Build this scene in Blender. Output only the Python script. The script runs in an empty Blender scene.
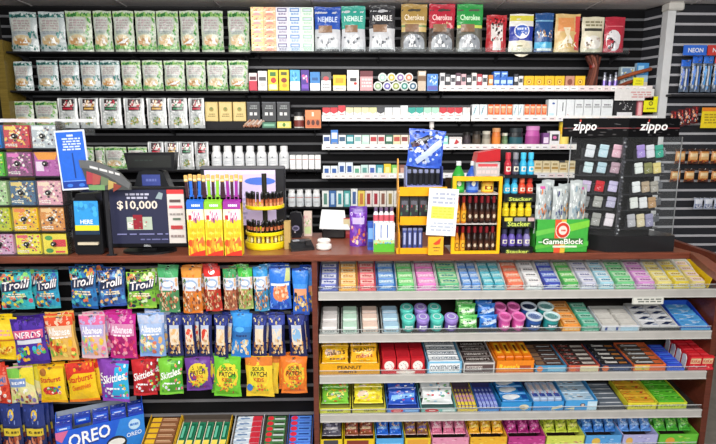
import bpy, math, random
from mathutils import Vector, Matrix
SC = bpy.context.scene
COL = SC.collection
# ------------------------------------------------------------------ camera, world, light, exposure
W, H, F = 716, 444, 517.0
EYE, PITCH, YAW = 1.62, math.radians(10.0), math.radians(1.5)
cam_data = bpy.data.cameras.new('camera')
cam_data.lens = F * 36 / W
cam_data.clip_start = 0.05
cam = bpy.data.objects.new('camera', cam_data)
COL.objects.link(cam)
cam.location = (0, 0, EYE)
cam.rotation_euler = (math.pi / 2 - PITCH, 0, -YAW)
SC.camera = cam
world = bpy.data.worlds.new('world')
SC.world = world
world.use_nodes = True
world.node_tree.nodes['Background'].inputs[0].default_value = (0.93, 0.96, 1.0, 1)
world.node_tree.nodes['Background'].inputs[1].default_value = 0.3
SC.view_settings.view_transform = 'Standard'
SC.view_settings.look = 'None'
SC.view_settings.gamma = 1
SC.view_settings.use_curve_mapping = False
SC.view_settings.exposure = 0.4


def area(name, loc, aim, sx, sy, power, col=(1, 0.97, 0.93)):
    d = bpy.data.lights.new(name, 'AREA')
    d.shape = 'RECTANGLE'
    d.size, d.size_y, d.energy, d.color = sx, sy, power, col
    o = bpy.data.objects.new(name, d)
    o.location = loc
    o.rotation_euler = (Vector(aim) - Vector(loc)).to_track_quat('-Z', 'Y').to_euler()
    COL.objects.link(o)
    return o


area('ceiling_lamp_aisle', (-0.3, 0.6, 2.36), (-0.3, 1.6, 0.2), 3.4, 0.6, 78)
area('ceiling_lamp_shop', (0.3, -1.2, 2.36), (0.2, 1.4, 0.6), 3.4, 0.6, 90)
area('ceiling_lamp_clerk', (0.0, 2.55, 2.36), (0.0, 3.05, 1.3), 3.6, 0.4, 22)

# ------------------------------------------------------------------ projection helpers (a photo point on a plane of the room)
RM = Matrix.Rotation(-YAW, 3, 'Z') @ Matrix.Rotation(math.pi / 2 - PITCH, 3, 'X')


def ray(px, py):
    return RM @ Vector(((px - W / 2) / F, (H / 2 - py) / F, -1))


def at(px, py, Y):
    d = ray(px, py)
    return Vector((0, 0, EYE)) + d * (Y / d.y)


def on_z(px, py, Z):
    d = ray(px, py)
    return Vector((0, 0, EYE)) + d * ((Z - EYE) / d.z)


# ------------------------------------------------------------------ colour and materials
def hx(s):
    if not isinstance(s, str):
        return s
    s = s.lstrip('#')
    if len(s) == 3:
        s = ''.join(ch * 2 for ch in s)
    out = []
    for i in (0, 2, 4):
        v = int(s[i:i + 2], 16) / 255
        out.append(v / 12.92 if v <= 0.04045 else ((v + 0.055) / 1.055) ** 2.4)
    return (*out, 1.0)


MATS = {}


def material(key):
    if key in MATS:
        return MATS[key]
    spec = {  # roughness, coat, metallic, bump, noise scale
        'paper': (0.5, 0.0, 0, 0.0, 60), 'film': (0.27, 0.35, 0, 0.5, 38), 'plastic': (0.28, 0.1, 0, 0, 30),
        'matte': (0.8, 0, 0, 0.05, 40), 'metal': (0.35, 0, 0.85, 0, 30), 'laminate': (0.45, 0.0, 0, 0.02, 20), 'wallboard': (0.6, 0, 0, 0, 20)}
    m = bpy.data.materials.new(key)
    m.use_nodes = True
    nt = m.node_tree
    b = nt.nodes['Principled BSDF']
    if key == 'clear':
        nt.nodes.remove(b)
        tr = nt.nodes.new('ShaderNodeBsdfTransparent')
        tr.inputs[0].default_value = (0.95, 0.97, 0.97, 1)
        gl = nt.nodes.new('ShaderNodeBsdfGlossy')
        gl.inputs['Roughness'].default_value = 0.12
        df = nt.nodes.new('ShaderNodeBsdfDiffuse')
        df.inputs[0].default_value = (0.8, 0.83, 0.85, 1)
        fr = nt.nodes.new('ShaderNodeFresnel')
        fr.inputs['IOR'].default_value = 1.14
        m1 = nt.nodes.new('ShaderNodeMixShader')
        m1.inputs[0].default_value = 0.025
        m2 = nt.nodes.new('ShaderNodeMixShader')
        nt.links.new(tr.outputs[0], m1.inputs[1])
        nt.links.new(df.outputs[0], m1.inputs[2])
        nt.links.new(fr.outputs[0], m2.inputs[0])
        nt.links.new(m1.outputs[0], m2.inputs[1])
        nt.links.new(gl.outputs[0], m2.inputs[2])
        nt.links.new(m2.outputs[0], nt.nodes['Material Output'].inputs[0])
        MATS[key] = m
        return m
    at_ = nt.nodes.new('ShaderNodeAttribute')
    at_.attribute_name = 'Col'
    tc = nt.nodes.new('ShaderNodeTexCoord')
    nz = nt.nodes.new('ShaderNodeTexNoise')
    nt.links.new(tc.outputs['Object'], nz.inputs['Vector'])
    mul = nt.nodes.new('ShaderNodeMix')
    mul.data_type = 'RGBA'
    mul.blend_type = 'MULTIPLY'
    rp = nt.nodes.new('ShaderNodeValToRGB')
    nt.links.new(nz.outputs['Fac'], rp.inputs[0])
    mul.inputs[0].default_value = 1
    nt.links.new(at_.outputs['Color'], mul.inputs[6])
    nt.links.new(rp.outputs[0], mul.inputs[7])
    nt.links.new(mul.outputs[2], b.inputs['Base Color'])
    lo = 0.9
    if key == 'wood':
        mp = nt.nodes.new('ShaderNodeMapping')
        mp.inputs['Scale'].default_value = (2.5, 30, 30)
        nt.links.new(tc.outputs['Object'], mp.inputs[0])
        nt.links.new(mp.outputs[0], nz.inputs['Vector'])
        nz.inputs['Scale'].default_value = 3
        nz.inputs['Detail'].default_value = 6
        lo = 0.6
        b.inputs['Roughness'].default_value = 0.3
    elif key == 'screen':
        nt.links.new(at_.outputs['Color'], b.inputs['Emission Color'])
        b.inputs['Emission Strength'].default_value = 0.2
        b.inputs['Roughness'].default_value = 0.3
    elif key == 'ceiling':
        nz.inputs['Scale'].default_value = 90
        lo = 0.88
        b.inputs['Roughness'].default_value = 0.9
    elif key == 'vinyl':
        nz.inputs['Scale'].default_value = 14
        nz.inputs['Detail'].default_value = 8
        lo = 0.7
        b.inputs['Roughness'].default_value = 0.4
    else:
        r, coat, met, bump, sc = spec[key]
        nz.inputs['Scale'].default_value = sc
        b.inputs['Roughness'].default_value = r
        b.inputs['Metallic'].default_value = met
        b.inputs['Coat Weight'].default_value = coat
        b.inputs['Specular IOR Level'].default_value = {'laminate': .15, 'plastic': .3, 'wallboard': .08}.get(key, .5)
        b.inputs['Coat Roughness'].default_value = 0.12
        if bump:
            bp = nt.nodes.new('ShaderNodeBump')
            bp.inputs['Strength'].default_value = bump
            bp.inputs['Distance'].default_value = 0.01
            nt.links.new(nz.outputs['Fac'], bp.inputs['Height'])
            nt.links.new(bp.outputs[0], b.inputs['Normal'])
    rp.color_ramp.elements[0].position = 0.3
    rp.color_ramp.elements[0].color = (lo, lo, lo, 1)
    rp.color_ramp.elements[1].position = 0.7
    MATS[key] = m
    return m


# ------------------------------------------------------------------ mesh builder
class MB:
    def __init__(s):
        s.v, s.f, s.c, s.m, s.sm = [], [], [], [], []

    def add(s, vs, fs, col, mat='paper', smooth=False):
        o = len(s.v)
        s.v += [tuple(p) for p in vs]
        col = hx(col) if isinstance(col, str) else col
        for f in fs:
            s.f.append([i + o for i in f])
            s.c.append(col)
            s.m.append(mat)
            s.sm.append(smooth)
        return s

    def box(s, x0, x1, y0, y1, z0, z1, col, mat='paper', M=None, top=None, bev=0):
        if bev:
            b = min(bev, (x1 - x0) * .3, (y1 - y0) * .3, (z1 - z0) * .3)
            vs, ring = [], []
            for (z, i) in ((z0, b), (z0 + b, 0), (z1 - b, 0), (z1, b)):
                ring.append([(x0 + i + 0, y0 + i + b * (i == 0), z), (x0 + i + b * (i == 0), y0 + i, z), (x1 - i - b * (i == 0), y0 + i, z), (x1 - i, y0 + i + b * (i == 0), z),
                             (x1 - i, y1 - i - b * (i == 0), z), (x1 - i - b * (i == 0), y1 - i, z), (x0 + i + b * (i == 0), y1 - i, z), (x0 + i, y1 - i - b * (i == 0), z)])
            for r in ring:
                vs += r
            fs = [[7, 6, 5, 4, 3, 2, 1, 0], [24 + k for k in range(8)]]
            for j in range(3):
                for k in range(8):
                    k2 = (k + 1) % 8
                    fs.append([j * 8 + k, j * 8 + k2, j * 8 + 8 + k2, j * 8 + 8 + k])
        else:
            vs = [(x0, y0, z0), (x1, y0, z0), (x1, y1, z0), (x0, y1, z0), (x0, y0, z1), (x1, y0, z1), (x1, y1, z1), (x0, y1, z1)]
            fs = [[0, 3, 2, 1], [4, 5, 6, 7], [0, 1, 5, 4], [1, 2, 6, 5], [2, 3, 7, 6], [3, 0, 4, 7]]
        if M is not None:
            vs = [M @ Vector(p) for p in vs]
        if top:
            s.add(vs, fs[:1] + fs[2:], col, mat)
            s.add(vs, fs[1:2], top, mat)
        else:
            s.add(vs, fs, col, mat)
        return s

    def lathe(s, prof, cx, cy, cz, col, mat='plastic', n=14, axis='z', cap=True):
        """prof: (radius, height[, colour]) pairs; the colour is that of the band above the pair"""
        def P(r, h, a):
            x, y = r * math.cos(a), r * math.sin(a)
            return (cx + x, cy + y, cz + h) if axis == 'z' else (cx + x, cy + h, cz + y)
        for (p, q) in zip(prof, prof[1:]):
            vs = [P(p[0], p[1], 2 * math.pi * k / n) for k in range(n)] + [P(q[0], q[1], 2 * math.pi * k / n) for k in range(n)]
            s.add(vs, [[k, (k + 1) % n, n + (k + 1) % n, n + k] for k in range(n)], p[2] if len(p) > 2 else col, mat, True)
        if cap:
            for e, rev in ((prof[0], True), (prof[-1], False)):
                if e[0] > 1e-5:
                    s.add([P(e[0], e[1], 2 * math.pi * k / n) for k in range(n)], [list(range(n))[::-1] if rev else list(range(n))], e[2] if len(e) > 2 else col, mat)
        return s

    def tube(s, pts, r, col, mat='metal', n=6):
        rings = []
        for i, p in enumerate(pts):
            p = Vector(p)
            d = (Vector(pts[min(i + 1, len(pts) - 1)]) - Vector(pts[max(i - 1, 0)])).normalized()
            u = d.cross(Vector((0.3, 0.2, 1))).normalized()
            w = d.cross(u)
            rings.append([p + u * r * math.cos(2 * math.pi * k / n) + w * r * math.sin(2 * math.pi * k / n) for k in range(n)])
        vs = [q for g in rings for q in g]
        fs = [[j * n + k, j * n + (k + 1) % n, (j + 1) * n + (k + 1) % n, (j + 1) * n + k] for j in range(len(pts) - 1) for k in range(n)]
        fs += [list(range(n)), [(len(pts) - 1) * n + k for k in range(n)]]
        s.add(vs, fs, col, mat, True)
        return s

    def prism(s, outline, z0, z1, col, mat='wood', plane='xy'):
        n = len(outline)
        def P(a, b, h):
            return (a, b, h) if plane == 'xy' else (h, a, b) if plane == 'yz' else (a, h, b)
        vs = [P(a, b, z0) for a, b in outline] + [P(a, b, z1) for a, b in outline]
        s.add(vs, [list(range(n))[::-1], [n + k for k in range(n)]] + [[k, (k + 1) % n, n + (k + 1) % n, n + k] for k in range(n)], col, mat)
        return s

    def mesh(s, name):
        me = bpy.data.meshes.new(name)
        me.from_pydata(s.v, [], s.f)
        keys = list(dict.fromkeys(s.m))
        for k in keys:
            me.materials.append(material(k))
        ix = {k: i for i, k in enumerate(keys)}
        me.polygons.foreach_set('material_index', [ix[k] for k in s.m])
        me.polygons.foreach_set('use_smooth', s.sm)
        a = me.color_attributes.new('Col', 'FLOAT_COLOR', 'CORNER')
        buf = []
        for f, c in zip(s.f, s.c):
            buf += list(c) * len(f)
        a.data.foreach_set('color', buf)
        me.update()
        return me


# ------------------------------------------------------------------ lettering and printed decoration
GLY = {}


def glyphs(s, bold=0.02):
    k = (s, bold)
    if k not in GLY:
        cu = bpy.data.curves.new('lettering', 'FONT')
        cu.body = s
        cu.resolution_u = 2
        cu.offset = bold
        o = bpy.data.objects.new('lettering', cu)
        COL.objects.link(o)
        bpy.context.view_layer.update()
        me = o.evaluated_get(bpy.context.evaluated_depsgraph_get()).to_mesh()
        vs = [(v.co.x, v.co.y) for v in me.vertices]
        fs = [list(p.vertices) for p in me.polygons]
        o.to_mesh_clear()
        bpy.data.objects.remove(o)
        bpy.data.curves.remove(cu)
        xs, ys = [v[0] for v in vs], [v[1] for v in vs]
        x0, x1, y0, y1 = min(xs), max(xs), min(ys), max(ys)
        GLY[k] = ([((x - x0) / (x1 - x0), (y - y0) / (y1 - y0)) for x, y in vs], fs)
    return GLY[k]


def deco(mb, S, ops, mat='paper', sub=1, lay=0.0005):
    """ops on a face with surface S(u, v, offset): r rect, d disc, t text, b blobs, l lines of tiny print, p polygon"""
    k = 0
    for op in ops:
        k += 1
        off = lay * k
        t = op[0]
        if t == 'r':
            _, u0, v0, u1, v1, col = op[:6]
            nu = nv = sub
            if sub > 1:
                nu, nv = max(1, round(sub * 2 * (u1 - u0))), max(1, round(sub * 2 * (v1 - v0)))
            vs = [S(u0 + (u1 - u0) * i / nu, v0 + (v1 - v0) * j / nv, off) for j in range(nv + 1) for i in range(nu + 1)]
            mb.add(vs, [[j * (nu + 1) + i, j * (nu + 1) + i + 1, (j + 1) * (nu + 1) + i + 1, (j + 1) * (nu + 1) + i] for j in range(nv) for i in range(nu)], col, mat, sub > 1)
        elif t == 'd':
            _, u, v, ru, rv, col = op[:6]
            n = 14
            vs = [S(u, v, off)] + [S(u + ru * math.cos(6.2832 * i / n), v + rv * math.sin(6.2832 * i / n), off) for i in range(n)]
            mb.add(vs, [[0, i + 1, (i + 1) % n + 1] for i in range(n)], col, mat)
        elif t == 'p':
            P4 = list(op[1])
            if sub > 1 and len(P4) <= 4:
                P4 = P4 + P4[-1:] * (4 - len(P4))
                n = 7
                bl = lambda i, j: tuple((P4[0][c] * (1 - i / n) + P4[1][c] * i / n) * (1 - j / n) + (P4[3][c] * (1 - i / n) + P4[2][c] * i / n) * j / n for c in (0, 1))
                mb.add([S(*bl(i, j), off) for j in range(n + 1) for i in range(n + 1)], [[j * (n + 1) + i, j * (n + 1) + i + 1, (j + 1) * (n + 1) + i + 1, (j + 1) * (n + 1) + i] for j in range(n) for i in range(n)], op[2], mat, True)
            else:
                mb.add([S(u, v, off) for u, v in P4], [list(range(len(P4)))], op[2], mat)
        elif t == 't':
            _, s, u0, v0, u1, v1, col = op[:7]
            sl = op[7] if len(op) > 7 else 0      # rise along the line
            it = op[8] if len(op) > 8 else 0      # italic lean
            gv, gf = glyphs(s)
            mb.add([S(u0 + (u1 - u0) * x + it * y * (u1 - u0), v0 + (v1 - v0) * y + sl * x, off) for x, y in gv], gf, col, mat)
        elif t == 'b':
            _, n, u0, v0, u1, v1, cols, size = op[:8]
            n, size = int(n * 2.2), size * .64
            rnd = random.Random(n * 7 + len(cols) + int(size * 1e4))
            for i in range(n):
                u, v = rnd.uniform(u0, u1), rnd.uniform(v0, v1)
                r1, r2, a = size * rnd.uniform(.6, 1.3), size * rnd.uniform(.5, 1.1), rnd.uniform(0, 6)
                q = [(max(.01, min(.99, u + r1 * math.cos(a + 6.2832 * j / 7))), max(.01, min(.99, v + r2 * math.sin(a + 6.2832 * j / 7)))) for j in range(7)]
                mb.add([S(x, y, off + i * 4e-6) for x, y in q], [list(range(7))], cols[i % len(cols)], mat)
        elif t == 'l':
            _, n, u0, v0, u1, v1, col = op[:7]
            rnd = random.Random(n + int(u0 * 100))
            for i in range(n):
                v = v1 - (v1 - v0) * (i + .5) / n
                hgt = (v1 - v0) / n * .28
                a = u0 + (u1 - u0) * rnd.uniform(0, .15)
                while a < u1 - .02:
                    b = min(u1, a + (u1 - u0) * rnd.uniform(.1, .3))
                    mb.add([S(a, v - hgt, off), S(b, v - hgt, off), S(b, v + hgt, off), S(a, v + hgt, off)], [[0, 1, 2, 3]], col, mat)
                    a = b + (u1 - u0) * .05


class Proto:
    def __init__(s, name, cat, w, h, d, parts):
        s.name, s.cat, s.w, s.h, s.d = name, cat, w, h, d
        s.parts = [(n, (m.mesh(n if i else name) if isinstance(m, MB) else m)) for i, (n, m) in enumerate(parts)]


def front(w, h, y=0.0, z=0.0):
    return lambda u, v, o: (-w / 2 + u * w, y - o, z + v * h)


def topface(w, d, z, y=0.0):
    return lambda u, v, o: (-w / 2 + u * w, y + v * d, z + o)


def P_box(name, cat, w, h, d, col, ops=(), tops=(), side=None, mat='paper', tcol=None, bev=0):
    mb = MB()
    mb.box(-w / 2, w / 2, 0, d, 0, h, side or col, mat, bev=bev)
    S = front(w, h)
    deco(mb, S, [('r', .03 if bev else 0, .03 if bev else 0, .97 if bev else 1, .97 if bev else 1, col)] + list(ops), mat)
    deco(mb, topface(w, d, h), [('r', .04, .04, .96, .96, tcol or col)] + list(tops), mat)
    return Proto(name, cat, w, h, d, [('body', mb)])


def P_bag(name, cat, w, h, d, col, ops=(), kind='peg', seal=None, mat='film', seed=1, back=None):
    rnd = random.Random(seed)
    ph = [rnd.uniform(0, 6.28) for _ in range(6)]
    s = .07
    def th(u, v):
        a = max(0.0, math.sin(math.pi * min(1, max(0, u)))) ** .55
        if kind == 'stand':
            t = min(1, max(0, (1 - v - s) / (1 - s)))
            g = t ** .6 if v > .04 else .9
        else:
            t = min(1, max(0, (v - s) / (1 - 2 * s)))
            g = max(0.0, math.sin(math.pi * t)) ** .45
        wr = 1 + .13 * math.sin(8 * u + 6 * v + ph[0]) + .1 * math.sin(15 * v - 8 * u + ph[1]) + .12 * math.sin(21 * u + ph[2]) * (abs(v - .5) * 2) ** 2 + .06 * math.sin(27 * v + 19 * u + ph[5])
        return a * g * wr
    def S(u, v, o, sg=-1):
        nar = 1 - (.03 if kind == 'stand' else .07) * max(0.0, math.sin(math.pi * v)) + (.02 * math.sin(11 * v + ph[3]))
        x = (u - .5) * w * nar
        zz = v * h + (.008 * h * math.sin(7 * u + ph[4]) * (1 if v > .5 else -1) if (v < .02 or v > .98) else 0)
        return (x, sg * (d / 2 * th(u, v) + .001 + o), zz)
    mb = MB()
    nu, nv = 10, 14
    vs, fs = [], []
    vv = [0, .035, .07] + [.07 + .86 * (j + 1) / (nv) for j in range(nv)] + [.965, 1]
    for sg in (-1, 1):
        o0 = len(vs)
        vs += [S(i / nu, v, 0, sg) for v in vv for i in range(nu + 1)]
        ff = [[o0 + j * (nu + 1) + i, o0 + j * (nu + 1) + i + 1, o0 + (j + 1) * (nu + 1) + i + 1, o0 + (j + 1) * (nu + 1) + i] for j in range(len(vv) - 1) for i in range(nu)]
        fs += ff if sg < 0 else [f[::-1] for f in ff]
    n1 = len(fs) // 2
    mb.add(vs, fs, col, mat, True)
    o = list(ops)
    if seal:
        o = [('r', .0, .935, 1, 1, seal), ('r', 0, 0, 1, .065, seal)] + o
    deco(mb, S, o, mat, sub=5, lay=.0007)
    if kind == 'peg':
        deco(mb, S, [('d', .5, .963, .07, .012, '#222')], mat, lay=.006)
    return Proto(name, cat, w, h, d, [('body', mb)])


def P_bottle(name, cat, r, h, body, cap, band=None, bandops=(), caph=.2, capr=.7, neck=.62, mat='plastic', sq=False, sh=.66):
    b, c = MB(), MB()
    hb = h * (1 - caph)
    if sq:
        b.box(-r, r, 0, 2 * r, 0, hb * .95, body, mat, bev=r * .25)
        b.lathe([(r * neck, hb * .95), (r * neck, hb)], 0, r, 0, body, mat)
    else:
        prof = [(r * .92, 0), (r, h * .02), (r, hb * .1, band or body), (r, hb * sh), (r * .95, hb * (sh + .08)), (r * neck, hb * .95), (r * neck, hb)]
        b.lathe(prof, 0, r, 0, body, mat)
    if bandops or sq:
        S = front(2 * r * .8, hb * .6, -.001 if sq else -.001, hb * .1)
        if not sq:
            S0 = lambda u, v, o: ((r + o) * math.sin((u - .5) * 2), r - (r + o) * math.cos((u - .5) * 2), hb * (.1 + v * (sh - .12)))
            deco(b, S0, bandops, mat, sub=3)
        else:
            deco(b, S, bandops, mat)
    c.lathe([(r * capr, hb), (r * capr, h * .985), (r * capr * .85, h)], 0, r, 0, cap, mat)
    return Proto(name, cat, 2 * r, h, 2 * r, [('body', b), ('cap', c)])


REG = []


def put(P, loc, w=None, h=None, d=None, desc=None, place='', sort=0, rot=None, group=None, cat=None, name=None, mirror=False):
    sx, sz = (w / P.w if w else 1), (h / P.h if h else 1)
    sy = d / P.d if d else (sx + sz) / 2
    if len(P.parts) == 1:
        o = bpy.data.objects.new(name or P.name, P.parts[0][1])
        COL.objects.link(o)
    else:
        o = bpy.data.objects.new(name or P.name, None)
        o.empty_display_size = .02
        COL.objects.link(o)
        for pn, me in P.parts:
            c = bpy.data.objects.new(pn, me)
            COL.objects.link(c)
            c.parent = o
    o.location = loc
    o.scale = (sx, sy, sz)
    if rot:
        o.rotation_euler = rot
    o['category'] = cat or P.cat
    REG.append((o, desc or P.name.replace('_', ' '), place, sort if sort else loc[0], group))
    return o


def empty(name, loc, rotz=0):
    o = bpy.data.objects.new(name, None)
    o.empty_display_size = .05
    COL.objects.link(o)
    o.location = loc
    o.rotation_euler = (0, 0, rotz)
    return o


def part(name, mb, parent, label=None):
    o = bpy.data.objects.new(name, mb.mesh(name) if isinstance(mb, MB) else mb)
    COL.objects.link(o)
    o.parent = parent
    if label:
        o['label'] = label
    return o


def solo(name, mb, loc, desc, cat, place='', group=None, rot=None):
    o = bpy.data.objects.new(name, mb.mesh(name) if isinstance(mb, MB) else mb)
    COL.objects.link(o)
    o.location = loc
    if rot:
        o.rotation_euler = rot
    o['category'] = cat
    REG.append((o, desc, place, loc[0], group))
    return o


def tag(o, desc, cat, place='', group=None):
    o['category'] = cat
    REG.append((o, desc, place, o.location.x, group))
    return o


def struct(name, mb):
    o = bpy.data.objects.new(name, mb.mesh(name))
    COL.objects.link(o)
    o['kind'] = 'structure'
    return o


# ------------------------------------------------------------------ main planes
YW = 3.62            # face of the slatted back wall
YS = 3.44            # front edge of the shelves on it
YR = 3.46            # slatted wall beyond the corner post
YF = 2.30            # front edges of the counter's shelves
ZC = at(300, 255, 2.27).z    # counter top
ZCEIL = at(420, 8, YW).z
XL = at(9, 60, YW).x
XP = at(660, 60, 3.5).x
# ------------------------------------------------------------------ the setting
PITCHZ = (at(630, 21, YW).z - at(630, 60, YW).z) / 4
Z68 = at(400, 68, YW).z


def slats(mb, p0, p1, z0, z1, face, line, zref=Z68, PITCHZ=PITCHZ):
    """boards between two plan points, one light metal insert in every groove"""
    p0, p1 = Vector(p0), Vector(p1)
    d = (p1 - p0).normalized()
    nrm = Vector((d.y, -d.x))          # towards the camera
    def q(a, off, z):
        b = (p0 if a == 0 else p1) + nrm * off
        return (b.x, b.y, z)
    mb.add([q(0, 0, z0), q(1, 0, z0), q(1, 0, z1), q(0, 0, z1)], [[0, 1, 2, 3]], '#1a1a1c', 'laminate')
    k0 = math.floor((z0 - zref) / PITCHZ)
    z = zref + k0 * PITCHZ
    while z < z1:
        a, b = max(z + .009, z0), min(z + PITCHZ - .009, z1)
        if b - a > .01:
            vs = [q(e, o, zz) for o in (0, .012) for zz in (a, b) for e in (0, 1)]
            mb.add(vs, [[4, 5, 7, 6], [0, 1, 5, 4], [2, 6, 7, 3]], face, 'wallboard')
        if z > z0 + .01 and z < z1 - .01:
            vs = [q(e, o, z + dz) for o in (0, .014) for dz in (-.0075, .0075) for e in (0, 1)]
            mb.add(vs, [[4, 5, 7, 6], [0, 1, 5, 4], [2, 6, 7, 3]], line, 'laminate')
        z += PITCHZ


XB = at(641, 60, YW).x
wb = MB()
slats(wb, (XL - .02, YW), (XB, YW), 0.15, ZCEIL, '#121214', '#66676b')  # slats coloured darker here, painting in the shade between the shelves
slats(wb, (XB, YW), (XP, YR), 0.15, ZCEIL, '#26272b', '#9a9aa0')  # same slats in a paler colour, glare clear of the shelves painted in
wb.box(XL - .3, XP + .2, YW + .02, YW + .06, 0, ZCEIL, '#222')
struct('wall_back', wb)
wr = MB()
ZR = at(690, 45, YR).z
slats(wr, (XP, YR), (XP + 1.6, YR), 0.1, ZCEIL, '#303136', '#bcbcc2', zref=ZR)  # same slats again, palest colours stand in for glare without shelves
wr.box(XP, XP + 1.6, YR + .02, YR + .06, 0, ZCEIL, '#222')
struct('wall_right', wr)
po = MB()
po.box(XP - .022, XP + .03, YR - .035, YR + .03, 0, ZCEIL - .03, '#dcdee0', 'laminate')
po.box(XP - .03, XP + .07, YR - .06, YR + .03, ZCEIL - .05, ZCEIL, '#d8d6d0', 'laminate', bev=.008)
struct('trim_1', po)
wl = MB()
wl.box(XL - .06, XL - .02, 2.4, YW + .05, 0, ZCEIL, '#2a2625', 'matte')
struct('wall_left', wl)
tl = MB()
XT = at(11, 80, 3.5).x
tl.box(XT - .03, XT + .02, YS - .02, YW, 1.0, at(10, 42, 3.5).z, '#7d6a2e', 'wood')
struct('trim_2', tl)
fl = MB()
fl.box(-4, 4.5, -3, 4.2, -.05, 0, '#8f8a80', 'vinyl')
struct('floor', fl)
ce = MB()
ce.box(-4, 4.5, -3, 4.2, ZCEIL, ZCEIL + .05, '#ece8e8', 'ceiling')
for k in range(-6, 8):
    ce.box(k * .61 - .21, k * .61 - .2, -3, 4.2, ZCEIL - .004, ZCEIL, '#bdb8b8', 'ceiling')
for k in range(-4, 7):
    ce.box(-4, 4.5, k * .61 + .02, k * .61 + .03, ZCEIL - .004, ZCEIL, '#bdb8b8', 'ceiling')
struct('ceiling', ce)

# ------------------------------------------------------------------ wall shelves
ROWS = {}


def wall_shelf(key, px0, px1, py, place, desc, strip=None, Y=YS, guard=False):
    Z = at((px0 + px1) / 2, py, Y).z
    x0, x1 = at(px0, py, Y).x, at(px1, py, Y).x
    e = empty('wall_shelf', ((x0 + x1) / 2, Y, Z))
    w = (x1 - x0) / 2
    b = MB()
    b.box(-w, w, .0, YW - Y - .014, -.012, -.001, '#1d1d20', 'laminate')
    part('board', b, e)
    n = max(2, int(w * 2 / .5))
    for k in range(n):
        bx = -w + .04 + (2 * w - .08) * k / (n - 1)
        br = MB()
        br.prism([(.03, -.012), (YW - Y - .014, -.012), (YW - Y - .014, -.055)], bx - .002, bx + .002, '#3a3a3e', 'laminate', 'yz')
        part('bracket', br, e)
    if strip:
        r = MB()
        r.box(-w, w, -.004, 0, -.014, .022, strip, 'paper')
        rnd = random.Random(int(px0))
        x = -w + .02
        while x < w - .06:
            L = rnd.uniform(.03, .05)
            r.box(x, x + L, -.0046, -.004, -.008, .014, rnd.choice(['#ffffff', '#f7efe9', '#f3dfe0', '#e8e8ee']))
            r.box(x + .006, x + L * .7, -.005, -.0046, -.001, .004, '#777')
            x += L + .012
        part('price_strip', r, e, 'white price strip along the shelf edge')
    if guard:
        g = MB()
        g.box(-w, w, -.003, 0, -.012, .025, '#ffffff', 'clear')
        part('clear_lip', g, e)
    tag(e, desc, 'shelf')
    ROWS[key] = (Y, Z, place)
    return e


wall_shelf('A1', 6, 250, 51.5, 'top wall shelf', 'black wall shelf under the top row of leafy pouches')
wall_shelf('A2', 250, 629, 51.5, 'top wall shelf', 'black wall shelf under the cartons and big tobacco bags', guard=True)
wall_shelf('B1', 10, 249, 90.5, 'second wall shelf', 'black wall shelf under the second row of leafy pouches')
wall_shelf('B2', 250, 438, 90.5, 'second wall shelf', 'black wall shelf under small boxes and round tins')
wall_shelf('B3', 439, 652, 89, 'second wall shelf', 'black wall shelf with white price strip under yellow boxes', strip='#ece2e0')
wall_shelf('C1', 12, 320, 128, 'third wall shelf', 'black wall shelf under clear-window packets and kraft boxes')
wall_shelf('C2', 322, 470, 119, 'third wall shelf', 'black wall shelf with white strip under short cigarette packs', strip='#f0f0f0')
wall_shelf('C3', 471, 658, 119, 'third wall shelf', 'black wall shelf with white strip under orange-printed boxes', strip='#efefec')
wall_shelf('D1', 60, 290, 169.5, 'fourth wall shelf', 'black wall shelf under white capped bottles')
wall_shelf('D2', 322, 590, 147.5, 'fourth wall shelf', 'black wall shelf with white strip under jars and packs', strip='#e9e9e6')
wall_shelf('D0', 289, 321, 169.5, 'short wall shelf', 'short black wall shelf under five square white boxes')
wall_shelf('E2', 322, 590, 176, 'fifth wall shelf', 'black wall shelf under blue-marked packs, with white strip', strip='#e2e2e0')
wall_shelf('F1', 284, 410, 207, 'sixth wall shelf', 'long black wall shelf under four white bottles and slim packs')


def row(key, items, dflt_d=.07):
    """items: (x0, x1, ytop, proto, description[, extra height of the base in photo pixels])"""
    Y, Z, place = ROWS[key]
    for it in items:
        x0, x1, yt, P, desc = it[:5]
        lift = it[5] if len(it) > 5 else 0
        dy = it[6] if len(it) > 6 else .012
        ymid = 60
        base = at((x0 + x1) / 2, 60, Y + dy)
        k = (Vector((base.x, Y + dy, Z)) - Vector((0, 0, EYE)))
        top = at((x0 + x1) / 2, yt, Y + dy).z
        # photo columns at the height of the object's middle
        py_mid = (yt + {'A': 51, 'B': 90, 'C': 122, 'D': 150, 'E': 176, 'F': 207}[key[0]]) / 2
        a, b = at(x0, py_mid, Y + dy).x, at(x1, py_mid, Y + dy).x
        z0 = Z + lift
        w = (b - a) * .97
        d = min(dflt_d, .12) if P.d > .09 else P.d
        put(P, ((a + b) / 2, Y + dy + (P.d / 2 if P.name in BAGS else 0), z0), w, top - z0, P.d, desc, 'on ' + place)


BAGS = {'tobacco_pouch', 'tobacco_bag', 'zip_packet'}
rnd = random.Random(3)


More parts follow.
